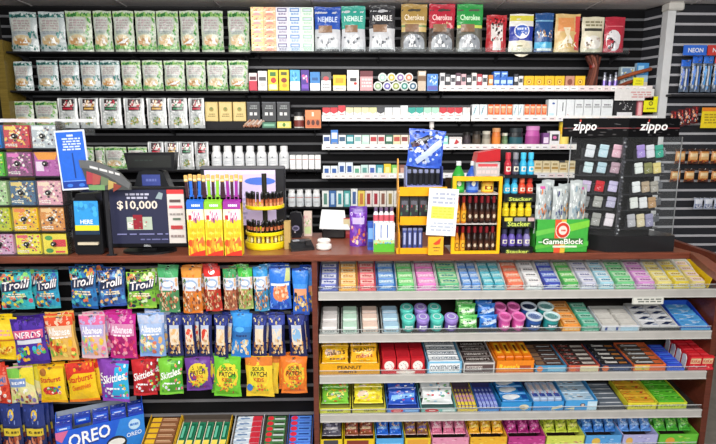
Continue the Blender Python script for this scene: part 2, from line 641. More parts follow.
# ---- leafy pouches
def leafy(seed, green):
    a, b = ('#8fb86a', '#3f8a45') if green else ('#c8d8d6', '#2f6b66')
    base = '#b9c4b2' if green else '#b4bfc2'
    ops = [('r', 0, .86, 1, .94, a if green else '#3f7f78'), ('b', 14, .03, .87, .97, .95, [b, a, '#2c6b34' if green else '#25504e'], .07),
           ('r', .06, .5, .8, .84, '#bcc2bc'), ('b', 12, .08, .52, .78, .84, ['#b4b8b3', '#c6cbc6', '#bfb2b2'], .06), ('l', 4, .12, .55, .76, .8, '#a89a9c'), ('l', 2, .12, .44, .7, .52, '#9aa2aa'),
           ('d', .45, .27, .36, .15, '#cdbb96'), ('d', .45, .24, .29, .09, '#b98d5c' if seed % 2 else '#c9ab80'), ('b', 5, .1, .18, .85, .4, ['#dcdcd2', '#e8e9e4', '#d0c4a4'], .06),
           ('b', 9, .8, .15, .98, .85, [b, a], .06) if green else ('b', 4, .72, .35, .98, .5, ['#2c6560', '#4d8f8a'], .07),
           ('r', 0, .07, 1, .14, a if green else '#b8c6c6'), ('b', 12, .03, .06, .97, .17, [b, '#6aa558' if green else '#9fb4b2'], .06),
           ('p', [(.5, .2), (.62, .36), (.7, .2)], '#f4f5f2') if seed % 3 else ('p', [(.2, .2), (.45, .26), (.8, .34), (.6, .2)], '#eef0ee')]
    return P_bag('tobacco_pouch', 'pouch', .18, .25, .05, base, ops, 'stand', seed=seed)


LG = [leafy(s, True) for s in (1, 2, 3)]
LW = [leafy(s, False) for s in (4, 5)]
gd, wd = 'green-bordered leafy tobacco pouch', 'white and teal leafy tobacco pouch'
row('A1', [(8, 36, 11, LW[1], wd), (37, 64, 11, LW[0], wd)] + [(a, b, 10, LG[i % 3], gd) for i, (a, b) in enumerate(
    ((64, 91), (92, 111), (112, 133), (134, 155), (155, 178), (179, 198), (200, 223), (227, 249)))])
row('B1', [(12, 31, 61, LW[1], wd), (35, 57, 60, LW[0], wd), (58, 78, 60, LW[1], wd), (79, 99, 60, LW[0], wd), (99, 119, 60, LW[1], wd)] +
    [(a, b, 60, LG[i % 3], gd) for i, (a, b) in enumerate(((120, 140), (141, 162), (163, 184), (185, 205), (206, 227), (228, 248)))])
row('C1', [(12, 32, 101, LG[0], gd), (33, 56, 101, LG[1], gd)])


def ziplock(seed):
    c = [['#b02a3c', '#e9e2da', '#3a2a2a'], ['#caa25a', '#7d2030', '#e9e2da'], ['#3d7d5a', '#b02a3c', '#ddd']][seed % 3]
    return P_bag('zip_packet', 'packet', .15, .2, .035, '#b4b9bb', [
        ('r', .2, .58, .82, .97, '#332428'), ('r', .2, .72, .82, .82, '#d9cfcb'), ('b', 9, .26, .74, .78, .9, c, .09), ('r', .26, .62, .76, .68, c[0]),
        ('r', .1, .08, .9, .55, '#b9bebd'), ('b', 22, .1, .1, .9, .56, ['#8f9798', '#e2e5e6', '#a4acac', '#ccd1d1'], .06), ('b', 10, .35, .1, .68, .36, ['#7f9a62', '#4f6f3e', '#b79a55'], .08), ('l', 2, .2, .4, .8, .52, '#b9bdc0'),
        ('r', 0, .1, .08, .98, '#f6f7f8'), ('r', .92, .1, 1, .98, '#f6f7f8')], 'stand', seed=seed + 20)


ZP = [ziplock(s) for s in range(3)]
zd = 'clear-window zip packet with dark label'
row('C1', [(a, b, 98, ZP[i % 3], zd) for i, (a, b) in enumerate(((57, 77), (78, 98), (99, 121), (123, 144), (146, 166), (167, 187), (188, 204)))])
row('D1', [(70, 92, 147, LG[0], gd), (93, 103, 147, LG[2], gd), (103, 125, 147, LG[1], gd), (126, 146, 147, LG[0], gd)])
row('D1', [(147, 163, 142, ZP[0], zd), (164, 178, 142, ZP[1], zd), (178, 193, 142, ZP[2], zd), (194, 208, 142, ZP[0], zd)])

# ---- cartons on the top shelf
cart = [('#f6e3a0', '#f2b0b0', '#d8504a'), ('#f5c79a', '#ee9a8a', '#d8504a'), ('#ece9f3', '#5d5488', '#3b3566'), ('#e4eef8', '#4f86c8', '#2c5fa8'), ('#e6f3e8', '#9fcdb0', '#5a9a7a')]
CP = []
for bg, c1, c2 in cart:
    red = c2 == '#d8504a'
    ops = ([('p', [(.05, .05), (.5, .45), (.95, .05)], c1), ('b', 7, .05, .5, .95, .95, [c1, '#fff3d8', c2], .12), ('r', .2, .35, .8, .55, '#fdf3e4')] if red else
           [('r', .12, .45, .88, .9, c1), ('r', .2, .55, .8, .78, '#cfd6e6'), ('l', 2, .15, .08, .85, .36, c1)])
    CP.append(P_box('cigarette_carton', 'carton', .085, .058, .12, bg, ops))
cnames = ['yellow and pink', 'orange and pink', 'white and purple', 'white and blue', 'white and mint']
yA, ZA, _ = ROWS['A2']
ztop = at(282, 7, yA + .012).z
ch = (ztop - ZA) / 5
for c in range(5):
    for r in range(5):
        a, b = at(251 + 12.5 * c, 28, yA + .012).x, at(251 + 12.5 * (c + 1), 28, yA + .012).x
        put(CP[c], ((a + b) / 2, yA + .012, ZA + r * ch), (b - a) * .985, ch * .985, .12,
            f'{cnames[c]} carton, ' + ['bottom one', 'second up', 'middle one', 'second down', 'topmost'][r], 'of its stack on top shelf', group=f'{cnames[c]} cartons on the top shelf')


# ---- big tobacco bags
def tbag(base, top, title, tc, low, seed, extra=(), tv=(.66, .78)):
    return P_bag('tobacco_bag', 'bag', .17, .28, .06, base, [
        ('r', 0, .5, 1, .93, top), ('r', .0, .93, 1, 1, top), *extra, ('t', title, .12, tv[0], .88, tv[1], tc),
        ('r', .14, .42, .68, .58, '#8a6a50'), ('d', .5, .2, .4, .18, low), ('r', .1, .06, .9, .2, low), ('p', [(.2, .1), (.5, .36), (.62, .1)], '#f0f2f4'), ('b', 10, .12, .1, .88, .34, ['#e9edf0', '#8d949c', '#5a6068', '#c9ced4'], .06),  # the near-white triangle is a painted reflection on the plastic
        ('r', .05, 0, .95, .05, '#4a4c50')], 'stand', seed=seed)


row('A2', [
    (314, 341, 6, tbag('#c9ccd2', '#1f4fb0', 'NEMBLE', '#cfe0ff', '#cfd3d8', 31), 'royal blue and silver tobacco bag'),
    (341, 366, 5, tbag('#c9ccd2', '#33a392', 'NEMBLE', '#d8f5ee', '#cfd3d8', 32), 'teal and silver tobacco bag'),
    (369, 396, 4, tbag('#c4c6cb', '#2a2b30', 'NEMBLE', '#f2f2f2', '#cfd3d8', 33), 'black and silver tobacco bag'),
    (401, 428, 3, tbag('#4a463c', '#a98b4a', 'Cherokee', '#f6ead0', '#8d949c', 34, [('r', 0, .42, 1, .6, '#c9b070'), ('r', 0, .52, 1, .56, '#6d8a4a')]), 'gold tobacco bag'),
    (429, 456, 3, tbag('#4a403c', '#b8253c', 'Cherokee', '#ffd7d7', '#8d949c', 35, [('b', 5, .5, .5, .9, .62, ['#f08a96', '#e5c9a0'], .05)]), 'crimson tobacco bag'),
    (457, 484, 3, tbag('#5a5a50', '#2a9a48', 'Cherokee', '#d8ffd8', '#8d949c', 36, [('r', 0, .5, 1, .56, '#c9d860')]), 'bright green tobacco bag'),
    (487, 508, 14, P_bag('tobacco_bag', 'bag', .15, .24, .06, '#b2222c', [('r', .2, .3, .8, .75, '#d9d3d0'), ('b', 14, .25, .3, .75, .8, ['#2c2424', '#e8e4e0', '#6b4a48'], .08), ('r', .3, .05, .7, .3, '#e2dcda'), ('b', 6, .15, .8, .85, .92, ['#3a1418', '#e05a60'], .06)], 'stand', seed=37), 'red tobacco bag with grey picture'),
    (510, 535, 13, P_bag('tobacco_bag', 'bag', .15, .24, .06, '#e7e6e0', [('r', 0, .82, 1, .96, '#d8cf4a'), ('r', .0, .3, 1, .68, '#2438a0'), ('d', .5, .55, .33, .2, '#f2f4fa'), ('d', .5, .55, .28, .16, '#3a62c0'), ('l', 2, .3, .46, .7, .66, '#e8efff'), ('d', .5, .1, .42, .22, '#e6e0c8'), ('r', .3, .14, .7, .18, '#9a9a78')], 'stand', seed=38), 'white, blue and yellow-topped tobacco bag'),
    (536, 555, 12, P_bag('tobacco_bag', 'bag', .14, .24, .06, '#1f4f8c', [('r', 0, .78, 1, .82, '#6fa8d0'), ('b', 12, .1, .38, .9, .55, ['#d8b070', '#cfe0f0', '#8a5a3a'], .06), ('r', 0, .1, 1, .26, '#4fb0dc'), ('r', .1, .04, .9, .1, '#e0f0f6')], 'stand', seed=39), 'dark blue narrow tobacco bag'),
    (556, 582, 13, P_bag('tobacco_bag', 'bag', .15, .24, .06, '#d8b87a', [('p', [(.75, .06), (1, .06), (1, .94), (.8, .94)], '#d84a48'), ('r', .1, .55, .75, .9, '#e0975a'), ('p', [(.1, .1), (.5, .5), (.9, .12), (.5, .3)], '#f6f0e0'), ('p', [(.3, .65), (.5, .3), (.6, .65)], '#efe2c0'), ('b', 8, .2, .1, .8, .3, ['#b8985a', '#f2e6c8'], .06)], 'stand', seed=40), 'tan tobacco bag with red side'),
    (583, 606, 16, P_bag('tobacco_bag', 'bag', .14, .23, .06, '#dcd6bc', [('r', .1, .6, .9, .68, '#3a3a34'), ('l', 2, .12, .72, .88, .9, '#8a8466'), ('d', .5, .28, .38, .2, '#eceae2'), ('b', 8, .2, .12, .8, .4, ['#c9b4a4', '#f4f2ee', '#8f8478'], .07)], 'stand', seed=41), 'cream tobacco bag'),
    (606, 627, 16, P_bag('tobacco_bag', 'bag', .14, .23, .06, '#b82c40', [('d', .42, .34, .36, .3, '#e8e6ea'), ('b', 9, .1, .1, .6, .55, ['#26242a', '#3a3a44', '#e2e2ea'], .1), ('r', .1, .72, .9, .75, '#e0707c')], 'stand', seed=42), 'red tobacco bag with black and white portrait'),
])

# ---- second shelf: small boxes, tins, packs
def sbox(col, ops=(), cat='box', name='cigar_box', w=.07, h=.11, d=.05, **k):
    return P_box(name, cat, w, h, d, col, ops, **k)


row('B2', [
    (249, 257, 73, sbox('#c9344c', [('r', 0, .55, 1, 1, '#e3dcdc'), ('r', .1, .6, .9, .8, '#5a2a34')]), 'small pink cigar box'),
    (258, 267, 71, sbox('#e9eaea', [('r', .1, .5, .9, .7, '#55565a'), ('d', .5, .3, .3, .12, '#c9c9c9')]), 'small white cigar box with grey band'),
    (268, 278, 70, sbox('#f0dc32', [('d', .55, .5, .28, .14, '#c23a30'), ('r', .1, .05, .9, .3, '#fff8c8'), ('r', .2, .7, .8, .9, '#3f7a3a')]), 'yellow cigar box with red fruit'),
    (279, 289, 70, sbox('#f0d020', [('d', .5, .5, .3, .12, '#8a2a24'), ('d', .55, .25, .25, .1, '#e8a020'), ('r', .2, .75, .8, .9, '#5a5a2a')]), 'yellow cigar box with brown fruit'),
    (290, 300, 70, sbox('#52b4e4', [('r', 0, 0, 1, .45, '#e6f2fa'), ('b', 5, .2, .5, .8, .9, ['#8fd0f0', '#2a86c4'], .12)]), 'sky blue cigar box'),
    (301, 309, 70, sbox('#4a2a94', [('b', 5, .2, .45, .8, .75, ['#e05aa0', '#f2d0e8'], .14), ('r', .1, .1, .9, .3, '#7a4ac0')]), 'violet cigar box'),
    (310, 320, 72, sbox('#3a86cc', [('r', 0, 0, 1, .4, '#eaf2fa'), ('r', .2, .55, .8, .7, '#1f5a9a')]), 'blue and white cigar box'),
    (321, 331, 72, sbox('#e9e9ea', [('r', 0, .55, 1, 1, '#55565c'), ('d', .5, .65, .3, .12, '#c24a50'), ('l', 2, .1, .1, .9, .4, '#b0b0b4')]), 'white cigar box with charcoal top'),
    (333, 346, 75, sbox('#f0c828', [('r', 0, 0, 1, .32, '#f4f0e4'), ('r', .2, .5, .8, .8, '#d8a418'), ('l', 1, .2, .1, .8, .2, '#999')]), 'wide amber cigar box'),
    (347, 359, 70, sbox('#e9e6e4', [('r', .25, .45, .8, .62, '#3a3a3e'), ('d', .7, .35, .14, .07, '#c23a30')]), 'white cigar box with black mark'),
    (360, 373, 71, sbox('#d9a0a4', [('r', 0, .72, 1, 1, '#6a1f2c'), ('l', 3, .1, .15, .9, .65, '#f2dada')]), 'pink cigar box with maroon lid'),
])


def tin(c, c2):
    mb, l = MB(), MB()
    mb.lathe([(.031, .004), (.033, .008), (.033, .022)], 0, 0, .033, '#e6e6e4', 'plastic', 20, 'y')
    l.lathe([(.024, -.001), (.031, 0), (.034, .004), (.034, .008)], 0, 0, .033, '#dfe2e0', 'plastic', 20, 'y')
    l.lathe([(.001, -.0015), (.024, -.0014)], 0, 0, .033, c, 'paper', 20, 'y', cap=False)
    l.lathe([(.001, -.0022), (.012, -.0021)], 0, 0, .033, c2, 'paper', 12, 'y', cap=False)
    return Proto('tobacco_tin', 'tin', .068, .068, .022, [('tin_base', mb), ('tin_lid', l)])


yB, ZB, _ = ROWS['B2']
tins = [(378, 0, '#8fae86', '#dbe4c0', 'sage green'), (387.3, 0, '#5f5aa8', '#cfc8ea', 'violet'), (396, 0, '#8a9a4a', '#e4e4b8', 'olive'), (404.6, 0, '#2f7f74', '#b8e0d8', 'dark teal'), (413, 0, '#2c5a74', '#c8dbe8', 'navy'),
        (382.5, 1, '#a8cfc0', '#e8f0ec', 'pale mint'), (391.5, 1, '#c9b43a', '#f2eec0', 'mustard'), (400.3, 1, '#8a6aa8', '#e8dcf0', 'lilac'), (408.8, 1, '#e07a58', '#f8d8c8', 'coral')]
for px, lv, c, c2, nm in tins:
    x = at(px, 82, yB + .012).x
    put(tin(c, c2), (x, yB + .012, ZB + lv * .054), .06, .06, .022, f'round {nm} tin on its edge', 'on second wall shelf', group='round tins on the second wall shelf')
row('B2', [(418, 426, 71, sbox('#c9b9a4', [('r', 0, .5, 1, .75, '#7a5a3c'), ('r', .1, .8, .9, .95, '#e8dfd0')]), 'beige and brown slim box'),
           (427, 438, 74, sbox('#4f8fdc', [('b', 8, .1, .4, .9, .9, ['#a8d0f4', '#dbeafa', '#2f6fc0'], .12), ('r', .05, .05, .95, .3, '#5a5ab0')]), 'sky blue box with pale swirls')])
slim = ['#d9dade', '#3a3c44', '#e6e6ea', '#5a3a4c', '#d4b0b8', '#2f3038', '#e8e4e0', '#b03a48', '#dfe0e2']
P_slim = [sbox(c, [('r', .1, .5, .9, .8, '#f2f2f2' if i in (1, 3, 5, 7) else '#44464e'), ('r', .1, .1, .9, .2, '#caa')], 'pack', 'cigar_pack', .034, .1, .03) for i, c in enumerate(slim)]
sn = ['pale grey', 'charcoal', 'white', 'plum', 'pale pink', 'black', 'cream', 'crimson', 'light grey']
row('B3', [(440 + 5.3 * i, 444.8 + 5.3 * i, 73 + (i % 3), P_slim[i], f'slim {sn[i]} cigar pack') for i in range(9)] +
    [(488.5, 493, 75, sbox('#e08a3c', [('r', .1, .4, .9, .7, '#f6e4c8')], 'pack', 'cigar_pack', .03), 'slim orange cigar pack')])
P_bl = sbox('#2f6fd0', [('r', .1, .45, .9, .75, '#bfe0fa'), ('b', 4, .1, .1, .9, .4, ['#8fc8f4', '#1f4fa0'], .14)], 'pack', 'cigar_pack', .05, .07)
row('B3', [(493.5 + 6.6 * i, 499.8 + 6.6 * i, 77, P_bl, 'blue cigar pack') for i in range(3)])
zt = at(500, 77, ROWS['B3'][0] + .012).z - ROWS['B3'][1]
for i in range(2):
    x = at(494 + 7.5 * i, 74, yB + .012).x
    put(P_bl, (x + .02, yB + .012, ROWS['B3'][1] + zt + .001), .042, .034, .05, f'blue cigar pack lying {"first" if i == 0 else "last"} on the other blue packs', 'second wall shelf', group='blue cigar packs')
P_yb = sbox('#f2c21c', [('d', .5, .55, .28, .24, '#c89010'), ('d', .5, .55, .2, .17, '#f6d860'), ('d', .5, .55, .1, .1, '#a8660a'), ('r', .05, 0, .95, .12, '#8a8a88')], 'box', 'cigar_box', .075, .075, .06)
row('B3', [(514, 518, 74, P_slim[1], 'slim charcoal pack beside blue packs'), (518.5, 523, 76, P_slim[8], 'slim grey pack beside yellow boxes')] +
    [(524 + 10.2 * i, 533.8 + 10.2 * i, 76, P_yb, 'square yellow box with round seal') for i in range(4)] +
    [(565.2, 574.4, 76, sbox('#c9907a', [('d', .5, .55, .28, .24, '#8a4a3c'), ('r', .05, 0, .95, .12, '#8a8a88')], w=.075, h=.075), 'square reddish brown box between yellow boxes'),
     (575, 585, 76, P_yb, 'square yellow box')])
# cigar bundle, display box and little things at the shelf's end
cb = MB()
for k in range(16):
    a, r = k * 2.4, .006 * math.sqrt(k) * 1.5
    x, y = r * math.cos(a), r * math.sin(a)
    cb.tube([(x * 1.3 - .02, y + .03, .0), (x * .7, y + .03, .1), (x * .6 + .005, y + .03, .15), (x * 1.5 - .012, y + .03, .235 - .002 * k)], .0085, ['#5a2c22', '#6d3628', '#4a241c', '#7d4636'][k % 4], 'matte')
bt = MB()
bt.lathe([(.026, .135), (.03, .14), (.03, .165), (.026, .17)], .002, .03, 0, '#8a2c24', 'plastic', 12)
e = empty('cigar_bundle', (at(594, 80, YS + .03).x, YS + .02, ROWS['B3'][1]))
part('cigars', cb, e)
part('tie', bt, e)
tag(e, 'tall bundle of dark brown cigars tied at the middle, on second wall shelf', 'cigars')
P_chrome = P_bottle('flask_bottle', 'bottle', .014, .075, '#b9bcc6', '#5a5c66', band='#7a6aa8', mat='metal')
row('B3', [(603 + 5.6 * i, 608 + 5.6 * i, 72 + 2 * (i % 2), P_chrome, 'small silver bottle beside the cigar bundle') for i in range(3)])
row('B3', [(620, 634, 67, sbox('#b8c8cc', [('r', .1, .5, .9, .95, '#6f8fb0'), ('b', 10, .1, .1, .9, .9, ['#d8c040', '#e0e8ea', '#486878'], .1)], 'box', 'display_box', .09, .14, .03), 'pale grey display box with blue picture', 0, .06),
           (636, 648, 63, sbox('#a8c8e0', [('r', 0, .55, 1, 1, '#3f8fd0'), ('r', .1, .6, .6, .9, '#9fd4f4'), ('r', 0, 0, 1, .3, '#e6dcc8')], 'box', 'display_box', .08, .16, .03), 'sky blue and cream display box by the post', 0, .07)])
for i, (a, b, cc) in enumerate((((617, 79), (651, 69), '#a8552c'), ((615, 88), (640, 79), '#8a3c20'))):
    p, q = at(*a, YS + .02), at(*b, YS + .035)
    t = MB()
    t.tube([(0, 0, 0), (q - p) * .5 + Vector((0, 0, .004)), q - p], .012, cc, 'matte', 8)
    solo('cigar', t, p, ['long brown cigar sloping across the display boxes', 'shorter dark brown cigar below the long one'][i], 'cigar')
yt_ = MB()
yt_.box(-.035, .035, 0, .003, 0, .06, '#f0ea1e', 'paper')
deco(yt_, front(.07, .06), [('l', 2, .2, .2, .8, .8, '#c9c020')])
solo('price_card', yt_, at(638, 87, YS + .002), 'bright yellow price card under the brown cigars', 'card')
ws = MB()
ws.box(-.13, .13, 0, .003, 0, .075, '#e6e4e2', 'paper')
deco(ws, front(.26, .075), [('l', 3, .4, .2, .95, .8, '#d8a0a0')])
solo('paper_sheet', ws, at(634, 100.5, YS - .012), 'white paper sheet hanging off the second wall shelf end', 'paper')

# ---- third shelf
P_kr = sbox('#d9c07a', [('r', .08, .06, .92, .94, '#e0ca88'), ('d', .5, .62, .18, .12, '#a8924a'), ('d', .5, .66, .1, .07, '#7a8a4a'), ('l', 2, .2, .2, .8, .42, '#a08a50')], 'box', 'kraft_box', .085, .13, .06)
P_bk = sbox('#3c3e42', [('l', 2, .2, .62, .8, .85, '#9aa0a0'), ('r', .2, .3, .42, .46, '#e8e8e8'), ('r', .55, .3, .78, .46, '#d8d8d8'), ('r', 0, .94, 1, 1, '#5a5e64')], 'box', 'black_box', .095, .13, .06)
row('C1', [(205, 218, 102, P_kr, 'kraft-brown box with leaf emblem', .045, .05), (219, 232, 102, P_kr, 'kraft-brown box with leaf emblem', .045, .05), (233, 246, 102, P_kr, 'kraft-brown box with leaf emblem', .045, .05),
           (247, 260, 102, P_bk, 'black box with white marks', .045, .05), (262, 276, 102, P_bk, 'black box with white marks', .045, .05), (277, 290, 102, P_bk, 'black box with white marks', .045, .05)])
stp = MB()
x0, x1 = at(204, 110, YS + .05).x, at(291, 110, YS + .05).x
stp.box(0, x1 - x0, 0, .1, 0, .044, '#222225', 'laminate')
solo('riser', stp, (x0, YS + .048, ROWS['C1'][1]), 'low black riser under the kraft and black boxes', 'riser')
st = MB()
for k in range(14):
    st.tube([(-.055 + k * .008, .004 * (k % 3), .008 + .012 * (k % 2)), (-.05 + k * .008 + .02, .03, .04 + .006 * (k % 3))], .007, ['#d8a890', '#e8c8b0', '#b87858', '#f2e4dc'][k % 4], 'matte', 6)
solo('cigarillo_heap', st, (at(252, 125, YS + .004).x, YS + .004, ROWS['C1'][1]), 'heap of loose pinkish-tan cigarillos before the black boxes', 'cigarillos')
row('C1', [(262, 276, 122, sbox('#3f6f5a', [('r', .1, .3, .9, .7, '#7fb89a')], w=.09, h=.04, d=.03), 'small low dark green box', 0, .004),
           (277, 291, 121.5, sbox('#e0d060', [('r', .1, .2, .9, .8, '#f2e890'), ('d', .5, .5, .12, .3, '#5a8a3a')], w=.09, h=.04, d=.03), 'small low yellow box', 0, .004),
           (293, 304, 112, P_bottle('tin_jar', 'jar', .035, .09, '#d8d4cc', '#2c2c2e', band='#7a3a34', caph=.25, capr=.95, neck=.9), 'small jar with black lid'),
           (305, 321, 110, sbox('#e08a58', [('r', .05, .05, .95, .48, '#c86a40'), ('d', .2, .3, .11, .15, '#5a2a20'), ('d', .5, .3, .11, .15, '#5a2a20'), ('d', .8, .3, .11, .15, '#5a2a20'), ('r', .42, .65, .56, .88, '#f8e0c8')], w=.11, h=.11), 'salmon orange box with dark arches')])
pk = [('#c8303c', 'red'), ('#d8404a', 'red'), ('#c8303c', 'red'), ('#e8e0b0', 'cream'), ('#e4dca8', 'cream'), ('#e8e2c0', 'cream'), ('#dfe0a0', 'pale yellow'), ('#3f4248', 'black'), ('#dfe6ea', 'pale grey'), ('#d8eae8', 'pale grey'),
      ('#e2e6e6', 'pale grey'), ('#2aa396', 'teal'), ('#34b0a2', 'teal'), ('#a8dcc0', 'mint'), ('#8ad0b0', 'mint'), ('#d04048', 'red'), ('#c83a44', 'red'), ('#c8303c', 'red'), ('#e8d8d8', 'pinkish white')]
PK = {}
for c, n in pk:
    if n not in PK:
        PK[n] = P_box('cigarette_pack', 'pack', .056, .09, .023, '#eeeeec', [('r', 0, .62, 1, 1, c), ('p', [(0, .62), (.5, .45), (1, .62)], c), ('r', .15, .1, .85, .16, '#b8b8b8'), ('l', 1, .2, .28, .8, .38, c)])
row('C2', [(322.5 + 7.78 * i, 330 + 7.78 * i, 107.5 - (2 if i in (2, 10) else 0), PK[n], f'white cigarette pack with {n} top', .0) for i, (c, n) in enumerate(pk)])
P_or = sbox('#eae6de', [('r', .05, .3, .95, 1, '#e0622c'), ('d', .5, .62, .3, .22, '#f0a070'), ('r', .15, .75, .85, .88, '#f8d8b8')], 'box', 'vape_box', .045, .1, .05)
P_bw = sbox('#e8eff2', [('p', [(.1, .3), (.5, .9), (.7, .9), (.3, .3)], '#a8d0dc'), ('b', 3, .1, .4, .9, .9, ['#4a6a78', '#c8dce2'], .1)], 'box', 'vape_box', .05, .1, .05)
row('C3', [(472 + 7.6 * i, 479.2 + 7.6 * i, 104.5, P_bw, 'white vape box with pale blue stroke') for i in range(2)] +
    [(487.5 + 6.3 * i, 493.5 + 6.3 * i, 104.5, P_or, 'orange vape box of the first orange four') for i in range(4)] +
    [(513 + 5.4 * i, 518 + 5.4 * i, 104.5, P_bw, 'white vape box between orange boxes') for i in range(2)] +
    [(524 + 5.8 * i, 529.4 + 5.8 * i, 104.5, P_or, 'orange vape box of the second orange four') for i in range(4)])
for i, (a, b) in enumerate(((548, 556.6), (557, 565.6), (566, 574), (574.5, 583), (583.5, 592), (592.5, 600.5), (601, 612.5))):
    ops = [('d', .6, .8, .16, .05, '#3f5fa8'), ('r', .15, .08, .7, .3, '#bfe0f0')] if i == 0 else [('r', .6, .4, .7, .85, '#44474c')] if i == 1 else [('r', .1, .6, .9, .64, '#777'), ('l', 1, .2, .66, .8, .8, '#8a8a92')] if i > 2 else [('r', .2, .2, .3, .25, '#c66')]
    row('C3', [(a, b, 99.5, sbox('#e6ebee', ops, 'box', 'vape_box', .055, .12, .05), 'tall plain white vape box')])
row('C3', [(613.5, 636, 96, sbox('#1c1c20', [('b', 14, .15, .4, .85, .9, ['#e8e8e8', '#cfcfd4'], .035), ('r', .15, .08, .85, .3, '#e6e6ea')], 'box', 'display_box', .15, .14, .05), 'black box with scattered white dots'),
           (637, 642.5, 98, sbox('#d87a86', [('r', .2, .2, .8, .8, '#f4c0c4')], 'box', 'slim_box', .035, .12), 'slim pink box beside the black dotted box')])
yc = MB()
yc.box(-.045, .045, 0, .004, 0, .1, '#f2ee10', 'paper')
deco(yc, front(.09, .1), [('d', .5, .55, .16, .14, '#4a4a20'), ('d', .5, .55, .1, .09, '#d8d020'), ('l', 1, .2, .15, .8, .3, '#8a8a20')])
solo('price_card', yc, at(650, 112, YS - .012), 'neon yellow price card with dark round mark by the post', 'card')

# ---- fourth and fifth shelves
def jar(body, cap, band, name='jar', ops=()):
    return P_bottle(name, 'jar', .035, .095, body, cap, band=band, bandops=ops, caph=.2, capr=.9, neck=.85)


dp = [('#e9f0f4', '#2f4f8a', 'white and navy'), ('#3f7fd0', '#dbe9fa', 'taller blue'), ('#e6ecf0', '#3a5a7a', 'white and slate'), ('#2f8f98', '#c8e8ea', 'teal'), ('#e4eceb', '#7fb0b0', 'white and sage'), ('#bfe4d4', '#f0f8f4', 'mint'),
      ('#e8e0da', '#b83c40', 'white and red'), ('#dcd8d4', '#a83038', 'grey and red'), ('#2f6a52', '#cfe4d8', 'dark green'), ('#ead8b0', '#b84a3c', 'tan and red'), ('#efe6d8', '#8a3a3a', 'cream and maroon'), ('#e0d4c4', '#6a4a30', 'beige and brown')]
for i, (c, c2, n) in enumerate(dp):
    a = 323 + 7.8 * i
    row('D2', [(a, a + 7.3, 130 if i == 1 else 135, sbox(c, [('r', .1, .5, .9, .85, c2), ('l', 1, .15, .1, .85, .35, '#999')], 'pack', 'cigarette_pack', .056, .09, .025), f'{n} pack')])
row('D2', [(441, 448, 136, sbox('#8fd8cc', [('r', .1, .5, .9, .8, '#d8f4f0')], 'pack', 'cigarette_pack', .05, .08), 'aqua pack beside dark jars'),
           (449, 462, 137, sbox('#eee8e6', [('p', [(.3, .1), (.55, .8), (.8, .5)], '#b82c34'), ('r', .05, .85, .95, .95, '#c8c4c4')], 'pack', 'cigarette_pack', .08, .07), 'wide white pack with red slash'),
           (463.5, 472, 132, jar('#3a3236', '#22201f', '#4a4248'), 'dark jar with black lid'),
           (473, 482, 131, jar('#4a4038', '#2a2624', '#5a4c40'), 'dark brown jar with black lid'),
           (483, 492, 131, jar('#8a8478', '#cfcabc', '#b0a898'), 'beige jar'),
           (493, 502, 128, jar('#d87838', '#d8a070', '#e88a3c'), 'orange jar'),
           (503, 509, 133, jar('#5f7a58', '#d8d8c8', '#7a9a70'), 'slim green jar'),
           (510, 525, 128, jar('#24282c', '#2c3438', '#2a5a64'), 'wide black jar with teal band'),
           (526.5, 542, 126, jar('#c05aa8', '#d890c8', '#a84a90'), 'wide pink jar'),
           (542.8, 549, 133, sbox('#7a4a8a', [('r', .1, .3, .9, .7, '#e8d8ec')], w=.04, h=.08), 'slim purple box'),
           (549.5, 559.5, 131, sbox('#e6e4e8', [('r', .2, .4, .9, .8, '#3a3440'), ('d', .5, .6, .2, .1, '#d870a8')], w=.06, h=.1), 'white box with dark picture'),
           (560, 571, 122, jar('#e8b824', '#f2d44a', '#f6dc70'), 'yellow jar')])
ep = [('#e6eef4', '#2f5fa8', 'blue square', 166), ('#e6eef4', '#2f5fa8', 'blue square', 166), ('#dfe9f4', '#1f4f98', 'tall blue square', 162.5), ('#dfe9f4', '#1f4f98', 'tall blue square', 162.5), ('#e6f0ec', '#5fa88a', 'green square', 166),
      ('#c8e4e0', '#5a9a94', 'grey-green square', 165), ('#dfe6f0', '#3f5fb0', 'indigo square', 165), ('#3f98a4', '#bfe4e8', 'pale square on teal', 165), ('#e8cc30', '#f6e890', 'pale square on yellow', 164), ('#7fc858', '#d0f0b0', 'pale square on green', 165), ('#8a5a4c', '#c8a090', 'tan square on brown', 165)]
for i, (c, c2, n, yt) in enumerate(ep):
    a = 323 + 7.6 * i
    row('E2', [(a, a + 7.2, yt, sbox(c, [('r', .2, .3, .8, .75, c2)], 'pack', 'cigarette_pack', .055, .075, .025), f'cigarette pack with {n}')])
P_cr = sbox('#e6d8b0', [('r', .1, .45, .9, .6, '#b8924a'), ('l', 1, .2, .65, .8, .9, '#a8905a'), ('r', .1, .1, .9, .3, '#f4ecd4')], 'box', 'cigar_box', .075, .08)
row('E2', [(534 + 8.4 * i, 542 + 8.4 * i, 161 + (i == 3) * 2, P_cr, 'cream cigar box') for i in range(5)])
P_wb = P_bottle('pill_bottle', 'bottle', .038, .15, '#eceef0', '#f4f5f6', band='#e6e9ec', bandops=[('r', .1, .82, .9, .86, '#a8b0b8'), ('d', .5, .92, .08, .05, '#5a6068'), ('l', 2, .2, .3, .8, .6, '#cfd4d8')], caph=.2, capr=.72, neck=.7, sh=.72)
row('D1', [(209.5 + 11.4 * i, 220.3 + 11.4 * i, 146, P_wb, 'white capped bottle') for i in range(7)])
P_sq = sbox('#e9ebec', [('r', .05, .68, .95, .72, '#c86a5a'), ('r', .05, .3, .95, .32, '#c0c4c8')], 'box', 'white_box', .055, .09, .05, bev=.004)
row('D0', [(289.5 + 6.3 * i, 295.4 + 6.3 * i, 155, P_sq, 'square white box with red line') for i in range(5)])
